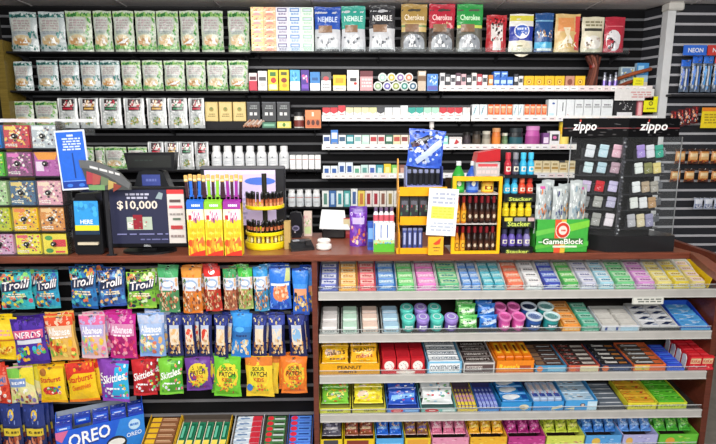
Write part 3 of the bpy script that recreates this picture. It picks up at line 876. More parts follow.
row('F1', [(287.5 + 8.3 * i, 295.4 + 8.3 * i, 190, P_bottle('pill_bottle', 'bottle', .028, .1, '#e9ecee', '#f4f5f6', band='#dfe4e8', bandops=[('r', 0, .8, 1, .86, '#c86a5a'), ('l', 1, .2, .2, .8, .5, '#c0c4c8')], caph=.16, capr=.8, neck=.8, sh=.8), 'short white bottle with red line') for i in range(4)])
fp = [('#e8ecea', '#5a8a7a', 'white and green'), ('#3a6aa8', '#b8d0ea', 'blue'), ('#e0ecec', '#2f8f98', 'white and teal'), ('#48a0a0', '#d0ecec', 'teal'), ('#e4e8e8', '#3f5f98', 'white and blue'), ('#e8d060', '#c87a3a', 'yellow'),
      ('#e9dcd8', '#9a2430', 'white and crimson'), ('#ece6e2', '#a8283a', 'crimson-barred white'), ('#e9e2d8', '#8a5a4a', 'white and brown'), ('#e9e6da', '#a8945a', 'white and tan'), ('#ecece8', '#b0b0a0', 'plain white')]
for i, (c, c2, n) in enumerate(fp):
    a = 322 + 7.2 * i
    row('F1', [(a, a + 6.8, 189 if i == 4 else 191, sbox(c, [('r', .25, .15, .75, .85, c2)], 'pack', 'cigarette_pack', .05, .09, .025), f'slim {n} pack')])

# ------------------------------------------------------------------ goods on the wall beyond the post
def hook(x, Y, z, L, desc, place):
    m = MB()
    m.box(-.012, .012, L, L + .006, -.02, .03, '#8a8c90', 'metal')
    m.tube([(0, L, 0), (0, .004, 0), (0, -.002, .008)], .0025, '#b8babd', 'metal')
    return solo('wall_hook', m, (x, Y, z), desc, 'hook', place, group='metal hooks on the wall beyond the post')


def light_pack(col, head):
    return P_bag('lighter_pack', 'pack', .085, .22, .02, '#5a6a80', [('r', .0, .8, 1, 1, head), ('b', 10, .06, .06, .94, .76, [col, '#c8d4e6', '#202a3a', col], .11), ('r', .12, .2, .28, .72, col), ('r', .42, .18, .58, .72, '#e2e8f2'), ('r', .7, .2, .86, .72, col)], 'peg', seed=len(col) + len(head))


for i, (a, b, cc, hh, yt) in enumerate(((680, 690, '#2f5fc0', '#2f6fe0', 60), (691, 701, '#3a7fe0', '#2f6fe0', 56), (702, 712, '#58a8f0', '#3a7fe8', 56), (713, 723, '#4a90e8', '#d83a3a', 56))):
    x, z = at((a + b) / 2, 74, YR - .06)[0], at(700, 92, YR - .06).z
    put(light_pack(cc, hh), (x, YR - .06, z), at(b, 74, YR - .06).x - at(a, 74, YR - .06).x - .002, at(700, yt, YR - .06).z - z, .02, 'blister pack of blue lighters', 'hanging beyond the post')
    hook(x, YR - .085, z + .19, .075, 'metal hook holding a blue lighter pack', 'beyond the post')
for nm, a, b, bg in (('NEON', 681, 704, '#2f6fe0'), ('NEON', 705, 730, '#d8403a')):
    m = MB()
    p = at(a, 56, YR - .075)
    w_ = at(b, 56, YR - .075).x - p.x
    m.box(-w_ / 2, w_ / 2, 0, .004, 0, .062, bg, 'paper')
    deco(m, front(w_, .062), [('t', nm, .2, .28, .85, .72, '#f4f6fc')])
    solo('header_card', m, (p.x + w_ / 2, YR - .095, p.z + .002), f'{"blue" if bg == "#2f6fe0" else "red"} header card lettered NEON above the lighter packs', 'card')
wsh = MB()
X0, X1 = at(672, 94, YR - .1).x, at(750, 94, YR - .1).x
wsh.box(0, X1 - X0, 0, .085, -.014, 0, '#28282c', 'laminate')
solo('wall_shelf', wsh, (X0, YR - .1, at(690, 94, YR - .1).z), 'short black shelf under the blue lighter packs', 'shelf')
P_cd = P_bag('snack_packet', 'packet', .05, .1, .018, '#5a1c20', [('b', 8, .08, .1, .92, .9, ['#d83c34', '#e8e0e0', '#3a2224', '#e8842c'], .14)], 'peg', seed=71)
for i in range(4):
    x, z = at(673 + 7 * i, 115, YR - .06)[0], at(680, 128 - 1.5 * i, YR - .06).z
    put(P_cd, (x, YR - .07, z), .045, .11, .018, 'small red lighter card', 'beside the yellow sign beyond the post')
ysn = MB()
ysn.box(-.07, .07, 0, .004, 0, .13, '#f6da1c', 'paper')
deco(ysn, front(.14, .13), [('r', 0, .82, 1, 1, '#f08a1c'), ('l', 4, .1, .2, .9, .72, '#b89a14')])
solo('price_sign', ysn, at(711, 128, YR - .1), 'yellow price sign with orange top beyond the post', 'sign')
P_sn = P_bag('snack_packet', 'packet', .075, .075, .02, '#c8823c', [('r', 0, .84, 1, 1, '#3a2018'), ('r', .1, .3, .9, .75, '#e8b878'), ('r', .15, .5, .85, .7, '#f2d8a8'), ('r', 0, 0, 1, .2, '#4a2416'), ('b', 5, .1, .1, .9, .3, ['#a83c24', '#e8a03c'], .1)], 'peg', seed=73)
for k, (y0, y1, xs, ds) in enumerate(((149, 164, (681, 694, 705, 717), 'upper'), (169, 182, (676, 690, 704, 717), 'lower'))):
    for i, xx in enumerate(xs):
        x, z = at(xx, y0, YR - .06)[0], at(xx, y1, YR - .06).z
        put(P_sn, (x, YR - .06, z), .07, at(xx, y0, YR - .06).z - z, .02, f'tan and brown snack packet on the {ds} hook row', 'beyond the post')
        hook(x, YR - .075, z + (at(xx, y0, YR - .06).z - z) * .96, .065, f'metal hook of the {ds} snack packets', 'beyond the post')
P_wp = P_bag('snack_packet', 'packet', .07, .075, .02, '#b8c0d4', [('r', .1, .5, .9, .9, '#e2e6f0'), ('b', 6, .1, .1, .9, .5, ['#3a4a8a', '#8a98c0', '#f0f2f8'], .12)], 'peg', seed=75)
for i, xx in enumerate((699, 709, 719)):
    x, z = at(xx, 197, YR - .06)[0], at(xx, 209, YR - .06).z
    put(P_wp, (x, YR - .06, z), .062, .075, .02, 'white and blue packet', 'low on the wall beyond the post')
    hook(x, YR - .075, z + .072, .065, 'metal hook of the white and blue packets', 'beyond the post')

# ------------------------------------------------------------------ counter: worktop and the two display units below it
A_, B_, C_ = on_z(676, 247.5, ZC), on_z(700, 255, ZC), on_z(718, 267, ZC)
wt = MB()
rim = [on_z(*q_, ZC) for q_ in ((699, 260), (708, 267.5), (722, 277), (728, 274), (716, 263.5), (707, 257.5), (699, 253.5))]
outl = [(-2.3, 2.27), (at(690, 256, 2.27).x, 2.27)] + [(v.x, v.y) for v in rim] + [(A_.x, A_.y), (A_.x - .04, 2.62), (A_.x - .1, 2.78), (-2.3, 2.78)]
wt.prism(outl, -.03, 0, '#8a4c38', 'wood')
wt.box(-2.3, at(690, 256, 2.27).x, 2.264, 2.27, -.024, -.004, '#7d4230', 'wood')
solo('counter_worktop', wt, (0, 0, ZC), 'long reddish-brown wooden counter worktop with rounded end', 'worktop')

XD = at(315.5, 330, 2.3).x
ZS = [at(510, py, YF).z for py in (290.5, 332.5, 373, 411.5, 449)]
XRL = at(318.5, 290, YF).x
XRR = at(715, 290, YF).x
XPN = XRR + .02
dk = '#3a1f18'
cab = empty('candy_gondola', ((XD + XPN) / 2, 2.5, 0))
ox = cab.location.x
m = MB()
m.box(XPN - ox, XPN + .03 - ox, -.19, .28, 0, ZC - .031, '#6b3426', 'wood')
part('side_panel', m, cab)
m = MB()
m.box(XD - .012 - ox, XD + .012 - ox, -.22, .28, 0, ZC - .031, '#6e3629', 'wood')
part('divider_panel', m, cab)
m = MB()
m.box(XD + .012 - ox, XPN - ox, .25, .262, 0, ZC - .031, '#2c1a16', 'wood')
part('back_panel', m, cab)
m = MB()
m.box(XD + .012 - ox, XPN - ox, -.14, -.125, 0, ZS[4] - .06, '#2c1a16', 'wood')
part('kick_board', m, cab)
ALS = [math.radians(a) for a in (20, 15, 8, 8, 8)]
for i, z in enumerate(ZS):
    e = MB()
    Mx = Matrix.Translation((0, YF - 2.5, z)) @ Matrix.Rotation(ALS[i], 4, 'X')
    e.box(XRL - ox, XRR - ox, .0, .36, -.014, -.001, '#2f2b29', 'laminate', M=Mx)  # board colour darkened to paint in the shadow behind the goods
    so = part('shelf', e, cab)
    r = MB()
    r.box(XRL - ox, XRR - ox, YF - 2.5 - .012, YF - 2.5 - .0005, z - .036, z + .004, '#b4b2ae', 'laminate')
    r.box(XRL - ox, XRR - ox, YF - 2.5 - .015, YF - 2.5 - .012, z - .036, z - .031, '#c8c6c2', 'laminate')
    r.box(XRL - ox, XRR - ox, YF - 2.5 - .015, YF - 2.5 - .012, z - .001, z + .004, '#c8c6c2', 'laminate')
    part('price_rail', r, so, 'pale grey price rail')
    g = MB()
    g.box(XRL - ox, XRR - ox, YF - 2.5 - .006, YF - 2.5 - .003, z + .005, z + .024, '#fff', 'clear')
    g.box(XRL - ox, XRR - ox, YF - 2.5 - .0065, YF - 2.5 - .0025, z + .024, z + .0255, '#d4d6d8', 'plastic')
    part('clear_guard', g, so, 'clear plastic guard strip')
tag(cab, 'dark wood candy display unit with five tilted shelves under the counter', 'display unit')

YB = 2.47
lu = empty('bag_display_unit', (-1.0, YB, 0))
m = MB()
ZB1, ZB2 = at(220, 399, YB).z, at(220, 413, YB).z
slats(m, (-2.2, YB), (XD - .013, YB), .02, ZC - .035, '#141416', '#77777b', zref=ZB1, PITCHZ=ZB1 - ZB2)
for i, p in enumerate(m.v):
    m.v[i] = (p[0] + 1.0, p[1] - YB, p[2])
part('slat_panel', m, lu)
m = MB()
ZD = at(150, 458, 2.30).z
m.box(-1.2, XD - .013 + 1, 2.2 - YB, -.001, 0, ZD, '#241c1a', 'laminate')
part('base_deck', m, lu)
HOOKS = lu

# ---- hanging bags under the left half of the counter
BAGS |= {'candy_bag', 'snack_bag'}


def cbag(name, base, ops, seal, seed, w=.14, h=.19, d=.045):
    return P_bag(name, 'candy bag' if name == 'candy_bag' else 'snack bag', w, h, d, base, ops, 'peg', seal=seal, seed=seed)


def trolli(base, dark, bits, seed, low='#3aa0a8'):
    return cbag('candy_bag', base, [('b', 16, .05, .72, .95, .95, bits, .1), ('r', .0, .5, 1, .62, dark), ('b', 12, .05, .4, .95, .96, ['#1c2438', '#2a3450', dark], .07), ('b', 16, .05, .08, .95, .46, bits + [base, '#22304a'], .1), ('p', [(.05, .48), (.93, .55), (.97, .8), (.1, .72)], '#28324e'),
                                    ('t', 'Trolli', .07, .49, .95, .72, '#26304a', .1, .05), ('t', 'Trolli', .09, .51, .93, .74, '#f6f0f2', .1, .05), ('l', 2, .2, .34, .85, .46, '#f0e4c8')], low, seed)


TR = [trolli('#38b4c0', '#2a98a8', ['#e8d04a', '#58c8c0', '#d87858', '#8fd870', '#c8506a'], 101),
      trolli('#2f9cc0', '#2a88b0', ['#e8c83a', '#4fb8c8', '#c85a3a', '#3a60b0', '#7a3a2a'], 102),
      trolli('#2a78b8', '#2a5a94', ['#48b0c8', '#d8d040', '#48c0a0', '#e07850', '#244a88'], 103, '#1f4f94'),
      trolli('#3a68b0', '#34508a', ['#e0a860', '#4a80c8', '#2f3a6a', '#d8d0b0', '#5ab0d8'], 104, '#2f50a0'),
      trolli('#7ab83c', '#5a8a30', ['#2f5a2a', '#c8e078', '#e08a4a', '#d8e8c0', '#8a4a5a'], 105, '#8fc040')]


def nuts(top, seed, low=None, mid='#d8dce6'):
    return cbag('snack_bag', low or top, [('r', 0, .78, 1, .99, top), ('d', .5, .88, .2, .05, '#ffffff' if top == '#d8302c' else top), ('r', 0, .5, 1, .78, mid), ('b', 14, .05, .05, .95, .76, ['#b87850', '#e8d8c4', '#8a4a30', '#d8a878', '#5a7a4a'], .09),
                                           ('d', .48, .64, .36, .1, '#9ab4d8'), ('d', .48, .64, .28, .06, '#e8f0fa'), ('b', 22, .05, .06, .95, .46, ['#c88a60', '#7a4028', '#e8c8a0', low or top], .08)], None, seed, w=.1, h=.2)


NT = [nuts('#48a86a', 111, '#4a8a5a'), nuts('#e8983c', 112, '#d87828'), nuts('#d8302c', 113, '#b83024'), nuts('#3a9a58', 114, '#a86048'), nuts('#3cb840', 115, '#9ab060'), nuts('#2f94d8', 116, '#3a8ab8')]
PB = [cbag('snack_bag', '#2f6ed0', [('r', 0, .6, 1, .95, '#2f78dc'), ('p', [(.72, .66), (.98, .66), (.98, .96), (.8, .96)], '#c8d08a'), ('r', .05, .56, .95, .62, '#dfeaf8'), ('d', .52, .38, .38, .19, '#e88a58'), ('b', 12, .2, .22, .85, .54, ['#f2b088', '#e07848', '#f8d0b0'], .09), ('b', 10, .05, .04, .95, .2, ['#1f4ab0', '#6a9ae8', '#2f58c8'], .09)], '#2450b8', 121, w=.15, h=.2),
      cbag('snack_bag', '#2a62c8', [('r', 0, .66, 1, .95, '#2f80e0'), ('r', .05, .58, .95, .68, '#4a98ec'), ('r', .1, .44, .9, .58, '#e8a078'), ('b', 16, .12, .12, .9, .42, ['#d8b060', '#f0d898', '#a87838', '#c89850'], .08), ('d', .2, .46, .1, .05, '#2a2a30')], '#1f48a8', 122, w=.13, h=.22)]


def gum(base, mid, bits, title, tc, seed, top=None, ty=(.58, .74)):
    return cbag('candy_bag', base, [('r', 0, .78, 1, .96, top or base), ('b', 10, .05, .78, .95, .95, [top or base, mid], .1), ('r', .05, .52, .95, .78, mid), ('b', 18, .06, .08, .94, .5, bits, .1), ('t', title, .1, ty[0], .9, ty[1], tc), ('l', 1, .15, .5, .85, .56, tc)], base, seed)


YG = cbag('candy_bag', '#f2c81c', [('r', .08, .52, .86, .86, '#f6d838'), ('l', 2, .1, .56, .8, .74, '#e8a8a0'), ('r', 0, .46, 1, .5, '#b8741c'), ('b', 10, .1, .1, .9, .44, ['#f8e060', '#e89c18', '#c86a1c'], .11)], '#f0d020', 131)
ND = cbag('candy_bag', '#4a2a9c', [('r', .02, .5, .98, .72, '#3a1f80'), ('r', .04, .58, .96, .76, '#d8608a'), ('t', 'NERDS', .1, .6, .9, .73, '#fff0f4'), ('r', .12, .47, .9, .56, '#d8dce8'), ('b', 16, .06, .1, .94, .42, ['#e8c838', '#3ab0d8', '#5a3aa8', '#e87a3a', '#48b858'], .1), ('b', 8, .05, .8, .95, .95, ['#5a34b4', '#3a1f80'], .1)], '#38207c', 132)
AL1 = gum('#e4b45c', '#e8c8a8', ['#f0b830', '#78b840', '#e86030', '#f8e070', '#b83024'], 'Albanese', '#ffffff', 133, '#e0502c')
AL2 = gum('#dcb8c0', '#b8b0e0', ['#f0d048', '#88c8e8', '#e878a8', '#f8b060', '#8ad0a0'], 'Albanese', '#ffffff', 134, '#e0689a')
AL3 = gum('#b8207a', '#d890b8', ['#c82a60', '#e8608a', '#a01868', '#f0a0b8'], 'Albanese', '#fdf4ff', 135, '#c02890')
AL4 = gum('#7ea2dc', '#a8c0e8', ['#e8b878', '#88c088', '#f0e0a8', '#d87860', '#e6f0e8'], 'Albanese', '#ffffff', 136, '#b8c0d8')


def navy(mid, seed, alt='#26327a'):
    return cbag('snack_bag', '#1c2458', [('r', 0, .76, 1, .98, alt), ('b', 6, .1, .78, .9, .95, ['#3a4aa0', '#d8c890', '#1c2458'], .08), ('r', .2, .3, .8, .76, '#e8d8c4'), ('d', .5, .52, .26, .16, mid), ('b', 14, .18, .08, .84, .42, ['#d8a868', '#f0dcb8', '#a8703c', '#e8c898'], .08), ('r', .2, .68, .8, .76, '#b8c4e0')], '#1a2050', seed, w=.1, h=.2)


NV = [navy('#e8b87c', 141), navy('#e04a38', 142), navy('#d84030', 143), navy('#e8c090', 144), navy('#e8d4b8', 145), navy('#a8c8ec', 146, '#2f3f94'), navy('#88b8e0', 147)]
LB = cbag('snack_bag', '#2f86d8', [('r', 0, .7, 1, .98, '#3a98e8'), ('r', .0, .42, 1, .58, '#2a6ab0'), ('l', 1, .2, .46, .8, .54, '#1a3a70'), ('b', 14, .1, .1, .9, .4, ['#e8d0a0', '#88b8e0', '#d8a868', '#f4ecd8'], .09), ('d', .4, .64, .24, .06, '#58b0f0')], '#2474c8', 148, w=.11, h=.2)


def skit(base, c2, seed, tc='#fff'):
    return cbag('candy_bag', base, [('p', [(.55, .07), (1, .07), (1, .93), (.7, .93)], c2), ('p', [(.4, .07), (1, .07), (1, .93), (.55, .93)], c2), ('b', 8, .7, .1, .98, .9, ['#e85a8a', '#f0c040', '#58c070', '#e8f0f8'], .07), ('b', 5, .06, .1, .5, .4, [c2, '#e8e8f0', base], .08), ('t', 'Skittles', .06, .42, .92, .62, tc, .16), ('l', 1, .2, .3, .7, .38, tc)], base, seed)


SK = [skit('#8a44b4', '#2fb0e4', 151), skit('#c8242c', '#a81c24', 152), skit('#78c83a', '#4aa02c', 153)]


def spk(base, c2, seed):
    return cbag('candy_bag', base, [('d', .5, .52, .42, .33, c2), ('b', 12, .14, .2, .86, .8, [c2, '#e8d83a', '#f0a83c', '#c8d838'], .08), ('t', 'SOUR', .28, .66, .72, .76, '#1f4a1c'), ('t', 'PATCH', .2, .52, .8, .64, '#20301c'), ('t', 'KIDS', .3, .4, .7, .5, '#c8402c'), ('b', 10, .1, .12, .9, .34, ['#e86a3c', '#78b838', '#f0c838', '#a8283c'], .06), ('r', .1, .07, .9, .13, base)], base, seed, w=.14, h=.19)


SP = [spk('#6a3a94', '#e8cc38', 161), spk('#6cc430', '#f0d838', 162), spk('#e88428', '#e8dc38', 163), spk('#e87a28', '#f0b830', 164)]
SP[2] = cbag('candy_bag', '#ecc832', [('r', 0, .78, 1, .99, '#d87a2c')] + [('d', .5, .5, .4, .3, '#e8d838'), ('t', 'SOUR', .28, .66, .72, .76, '#1f4a1c'), ('t', 'PATCH', .2, .52, .8, .64, '#20301c'), ('t', 'KIDS', .3, .4, .7, .5, '#c8402c'), ('b', 10, .1, .1, .9, .34, ['#e86a3c', '#78b838', '#f0c838'], .06), ('d', .14, .24, .12, .09, '#3a78c8')], None, 165)
RG = gum('#d8402c', '#e8806a', ['#e85a3c', '#f0e8e0', '#b82a24', '#f0a888'], 'GUMMI', '#5a7ab8', 166)
WG = cbag('candy_bag', '#e4e0a0', [('r', 0, .74, 1, .96, '#7ac04a'), ('p', [(.5, .74), (1, .5), (1, .96), (.5, .96)], '#e8d838'), ('r', .05, .52, .7, .72, '#7a98d0'), ('l', 1, .1, .56, .66, .68, '#f4f6fc'), ('b', 14, .08, .1, .92, .48, ['#f0f0e0', '#c8d868', '#a85a3c', '#f0d8a0', '#8a78b0'], .1)], '#d8a8b0', 167)
HB = cbag('candy_bag', '#f4cc20', [('d', .22, .84, .14, .1, '#a86a2c'), ('t', 'Starburst', .1, .56, .9, .7, '#c8302c', .06), ('d', .5, .36, .34, .12, '#c83038'), ('b', 8, .2, .26, .85, .46, ['#58a848', '#e85a3c', '#f8f0e0', '#3a70b8'], .08)], '#e8a820', 168)
SB = cbag('candy_bag', '#f4c81c', [('r', 0, .74, 1, .99, '#d83424'), ('p', [(0, .74), (.3, .74), (.0, .55)], '#d83424'), ('b', 6, .05, .78, .95, .96, ['#e85a2c', '#f0a020', '#a82424'], .1), ('t', 'Starburst', .08, .5, .92, .66, '#d8441c', .08), ('t', 'Gummies', .16, .3, .84, .44, '#e86a1c', .08)], '#e87c1c', 169, w=.16)
NB = cbag('candy_bag', '#1c2a60', [('r', 0, .6, 1, .99, '#22347a'), ('d', .55, .8, .14, .1, '#e8c430'), ('d', .55, .8, .07, .05, '#f6e890'), ('b', 6, .1, .66, .9, .92, ['#3a50a8', '#7a90d0'], .07), ('r', .1, .42, .92, .56, '#e8cc3c'), ('l', 1, .16, .45, .86, .53, '#6a5a1c'), ('b', 16, .06, .06, .94, .4, ['#b8583c', '#e8a888', '#7a3a30', '#d88868'], .1)], '#1a2450', 170)

ORDB = ['behind front one', 'second behind the front one', 'last on hook']


def hang(rowname, items, Yc=2.345):
    for i, it in enumerate(items):
        x0, x1, yt, yb, P, desc = it[:6]
        n = it[6] if len(it) > 6 else 2
        tilt = it[7] if len(it) > 7 else 0
        xm = (x0 + x1) / 2
        base, top = at(xm, yb, Yc), at(xm, yt, Yc)
        w = at(x1, (yt + yb) / 2, Yc).x - at(x0, (yt + yb) / 2, Yc).x
        h = top.z - base.z
        rr = random.Random(i * 13 + len(rowname))
        dd = P.d * (.8 if n > 1 else 1)
        pitch = min(.03, .09 / n)
        for k in range(n):
            dx = 0 if k == 0 else rr.uniform(.011, .02) * (1 if i % 2 else -1) * (1 if k % 2 else .4)
            dz = 0 if k == 0 else rr.uniform(.002, .008)
            put(P, (base.x + dx, Yc + k * pitch, base.z + dz), w * .98, h, pitch * .95 if n > 1 else dd * .7, desc if k == 0 else f'{desc}, {ORDB[k - 1]}',
                f'in {rowname} hanging row', rot=(0, math.radians(tilt + (rr.uniform(-2, 2) if k == 0 else rr.uniform(-4, 4))), math.radians(rr.uniform(-7, 7) if k == 0 else 0)), sort=base.x, group=None if k == 0 else f'{desc}s hanging behind')
        m = MB()
        hz = top.z - h * .035 - .0
        m.tube([(base.x + 1.0, -.002, hz), (base.x + 1.0, Yc - YB - .02, hz), (base.x + 1.0, Yc - YB - .026, hz + .006)], .0025, '#9a9ca0', 'metal')
        part('peg_hook', m, HOOKS)


hang('top', [
    (-14, 1, 272, 308, RG, 'red gummi bag cut by the picture edge', 1),
    (2, 36, 272, 309, TR[0], 'turquoise gummy bag', 2), (37, 62, 272, 308, TR[1], 'blue-green gummy bag', 2), (71, 100, 267, 308, TR[2], 'deep blue gummy bag with lime patch', 2),
    (101, 127, 270, 306, TR[3], 'slate blue gummy bag', 2), (128, 157, 272, 308, TR[4], 'lime green gummy bag', 2),
    (160, 181, 267, 312, NT[0], 'green-topped slim snack bag', 2), (183, 204, 267, 313, NT[1], 'orange-topped slim snack bag', 2), (206, 223, 266, 311, NT[2], 'red-topped slim snack bag', 2), (224, 238, 268, 310, NT[3], 'dark green-topped slim snack bag', 2),
    (239, 254, 267, 309, NT[4], 'bright green-topped slim snack bag', 2), (255, 270, 266, 311, NT[5], 'sky blue-topped slim snack bag', 2),
    (270, 292, 266, 309, PB[0], 'blue snack bag with orange picture', 2), (293, 310, 268, 315, PB[1], 'blue snack bag with golden nuts', 2)])
hang('middle', [
    (-8, 18, 317, 359, YG, 'yellow gummy bag', 2, 3), (18, 51, 318, 364, ND, 'dark purple candy bag with pink title band', 2, -4), (51, 81, 315, 360, AL1, 'red and orange gummy bag', 2, -3), (82, 109, 314, 358, AL2, 'pink rainbow gummy bag', 2, 1), (110, 139, 313, 358, AL3, 'magenta gummy bag', 2, 1), (140, 167, 313, 356, AL4, 'pale blue gummy bag', 2, 1),
    (168, 184, 314, 356, NV[0], 'navy nut bag with tan middle', 2), (185, 198, 314, 356, NV[1], 'navy nut bag with red middle', 2), (199, 213, 314, 356, NV[2], 'navy nut bag with red middle', 2), (214, 229, 314, 357, NV[3], 'navy nut bag with light tan middle', 2, 4),
    (231, 251, 312, 357, LB, 'bright blue snack bag', 2, 4), (252, 267, 314, 356, NV[4], 'navy nut bag with cream middle', 2, 4), (269, 286, 314, 356, NV[5], 'navy nut bag with pale blue middle', 2, 2), (290, 308, 314, 356, NV[6], 'navy nut bag by the wooden divider', 2, -3)])
hang('bottom', [
    (-14, 12, 366, 404, RG, 'red-orange gummi bag', 2), (13, 39, 366, 406, WG, 'white and lime gummy bag', 2, -3), (41, 69, 366, 402, HB, 'yellow fruit chew bag with brown emblem', 2), (70, 101, 362, 401, SB, 'yellow and red fruit chew bag', 2, -3), (102, 131, 360, 401, SK[0], 'purple and blue small-candy bag', 2, 2),
    (134, 158, 359, 395, SK[1], 'red small-candy bag', 2), (160, 184, 358, 394, SK[2], 'lime green small-candy bag', 2), (187, 213, 357, 390, SP[0], 'purple-edged sour candy bag', 2), (214, 242, 356, 396, SP[1], 'green-edged sour candy bag', 2), (246, 275, 356, 396, SP[2], 'yellow sour candy bag with blue spot', 2, 1), (281, 308, 356, 393, SP[3], 'orange-edged sour candy bag', 2)])
for i, (a, b) in enumerate(((-12, 8), (9, 30), (31, 53))):
    P = NB
    base, top = at((a + b) / 2, 458, 2.345), at((a + b) / 2, 404 + i, 2.345)
    for k in range(3):
        put(P, (base.x + .006 * k, 2.325 + k * .028, ZD + .002), at(b, 425, 2.345).x - at(a, 425, 2.345).x - .003, top.z - base.z, .026, 'navy snack bag with yellow sun' if k == 0 else f'navy snack bag, {ORDB[k - 1]}', 'on the base deck', sort=base.x, group='navy snack bags on the base deck')
tag(lu, 'black slatted display unit with hanging candy bags under the counter', 'display unit')

# ---- base deck: cookie carton and bar trays
def open_carton(w, d, hf, hb, col, inner, ops=(), wall=.003, sideops=(), lipcol=None):
    """a display carton: floor, low front, high back, sloping sides"""
    m = MB()
    m.box(-w / 2, w / 2, 0, d, 0, wall, inner)
    m.box(-w / 2, w / 2, 0, wall, 0, hf, lipcol or col)
    m.box(-w / 2, w / 2, d - wall, d, 0, hb, inner)
    for sx in (-1, 1):
        a = sx * w / 2
        m.prism([(0, 0), (d, 0), (d, hb), (d * .85, hb), (0, hf)], min(a, a - sx * wall), max(a, a - sx * wall), col, 'paper', 'yz')
    deco(m, front(w, hf), list(ops))
    return m


x0, x1 = at(64, 425, 2.3).x, at(140, 425, 2.3).x
w = x1 - x0
p0 = at(103, 446, 2.30)
hf = at(66, 431, 2.24).z - ZD
w *= 1.06
m = open_carton(w, .1, hf, hf + .055, '#1f5fd8', '#8a94a0', [('p', [(.55, 0), (1, 0), (1, 1), (.72, 1)], '#2f86e0'), ('p', [(0, .82), (.06, .7), (.14, 1), (0, 1)], '#d86a98'), ('t', 'OREO', .12, .46, .6, .84, '#123a98', .1), ('t', 'OREO', .13, .5, .6, .86, '#ffffff', .1),
                                                    ('d', .66, .36, .12, .2, '#2a2624'), ('d', .66, .38, .1, .11, '#f2f0ea'), ('t', 'OREO', .78, .44, .96, .56, '#e8f2ff', .04), ('d', .88, .78, .07, .15, '#bfe0f8'), ('l', 1, .82, .72, .94, .84, '#3a78d0')])
e = empty('cookie_carton', (p0.x, 2.30, ZD + .001), math.radians(25))
part('carton', m, e)
tag(e, 'open blue cookie carton lettered OREO on the base deck', 'carton')
P_ck = P_box('cookie_pack', 'cookie pack', .05, .045, .04, '#1f3fb8', [('r', .1, .3, .9, .7, '#3a78e0'), ('r', .25, .42, .7, .58, '#dfe8fa')], [('b', 4, .1, .1, .9, .9, ['#3a78e8', '#dfe8fa', '#16308a'], .12)], mat='film')
for i in range(5):
    for j in range(2):
        if i == 1 and j == 0:
            continue
        put(P_ck, Vector((p0.x, 2.30, 0)) + Matrix.Rotation(math.radians(25), 3, 'Z') @ Vector((-w / 2 + .035 + (w - .07) * i / 4, j * .045 + .006, hf + ZD - .03 + j * .022 + (.02 if i == 0 and j == 0 else 0))), (w - .02) / 5 - .004, .042, .042, f'blue cookie pack in the {["front", "back"][j]} line', 'of the blue cookie carton', group='blue cookie packs in the cookie carton', rot=(0, 0, math.radians(25)))


AT = math.radians(22)


def incline(Yf, Zf, a):
    return lambda x, v, n: (x, Yf + v * math.cos(a) - n * math.sin(a), Zf + v * math.sin(a) + n * math.cos(a))


q = incline(2.285, ZD + .034, AT)


def deck_tray(px0, px1, d, lip, lipcol, ops, rows, cols, P, v0, pitch, desc, idesc, itemw=.9, ih=None, side=None, n0=.004):
    x0, x1 = at(px0, 438, 2.29).x, at(px1, 438, 2.29).x
    w = x1 - x0
    m = open_carton(w, d, lip, lip + .012, lipcol, '#5a5048', ops)
    o = solo('bar_tray', m, q((x0 + x1) / 2, 0, 0), desc, 'tray', '', rot=(AT, 0, 0))
    cw = (w - .008) / cols
    for r in range(rows):
        for c in range(cols):
            rw = 'front' if r == 0 else 'back' if r == rows - 1 else ['', 'second', 'third', 'fourth', 'fifth', 'sixth'][r]
            tx = idesc if rows == 1 else f'{idesc}, {rw} bar'
            put(P, q(x0 + .004 + cw * (c + .5), v0 + pitch * r, n0), cw * itemw, ih, pitch * .94, tx, 'of ' + desc.split(' on ')[0], rot=(AT, 0, 0), group=f'{idesc}s')


def P_bar(base, ops, name='candy_bar', w=.1, d=.032, h=.014, cat='candy bar'):
    """a bar lying in its tray: its printed face is the upper one"""
    m = MB()
    m.box(-w / 2, w / 2, 0, d, 0, h, base, 'film', bev=.003)
    deco(m, topface(w, d, h), [('r', .03, .06, .97, .94, base)] + list(ops), 'film')
    deco(m, front(w, h), [('r', .05, .2, .95, .8, base)], 'film')
    return Proto(name, cat, w, h, d, [('wrapper', m)])


P_pn = P_bar('#8a5a3a', [('r', 0, .1, .34, .9, '#e8b82c'), ('r', .4, .3, .95, .5, '#c89a78'), ('r', .4, .62, .9, .72, '#e8c8a0')])
deck_tray(139, 172, .2, .02, '#d8a828', [('l', 1, .1, .2, .9, .8, '#8a5a1c')], 6, 1, P_pn, .006, .031, 'tray of brown and yellow bars on the base deck', 'brown and yellow bar')
P_gb = P_bar('#2a7a58', [('r', .12, .0, .88, .2, '#f0d860'), ('r', .2, .24, .8, .9, '#1a6448'), ('r', .3, .3, .6, .8, '#68c4a4'), ('r', .05, 0, .14, 1, '#e8e4c8')], w=.03, d=.13)
deck_tray(173, 226, .19, .024, '#e0b01c', [('b', 10, .05, .1, .95, .9, ['#f4d038', '#b8881c', '#2f6a3a'], .05)], 1, 6, P_gb, .03, .14, 'gold-fronted tray of green bars on the base deck', 'green and gold bar')
P_sv = P_bar('#c8d4e0', [('r', .62, 0, 1, 1, '#c83040'), ('b', 5, .05, .1, .6, .9, ['#e8eef4', '#8aa8c8', '#ffffff'], .12), ('t', 'Life', .1, .3, .5, .8, '#3a5a88')])
P_sv = P_bar('#c8d4e0', [('r', .62, 0, 1, 1, '#c83040'), ('b', 5, .05, .1, .6, .9, ['#e8eef4', '#8aa8c8', '#ffffff'], .12), ('r', .12, .4, .5, .6, '#5a7aa8')])
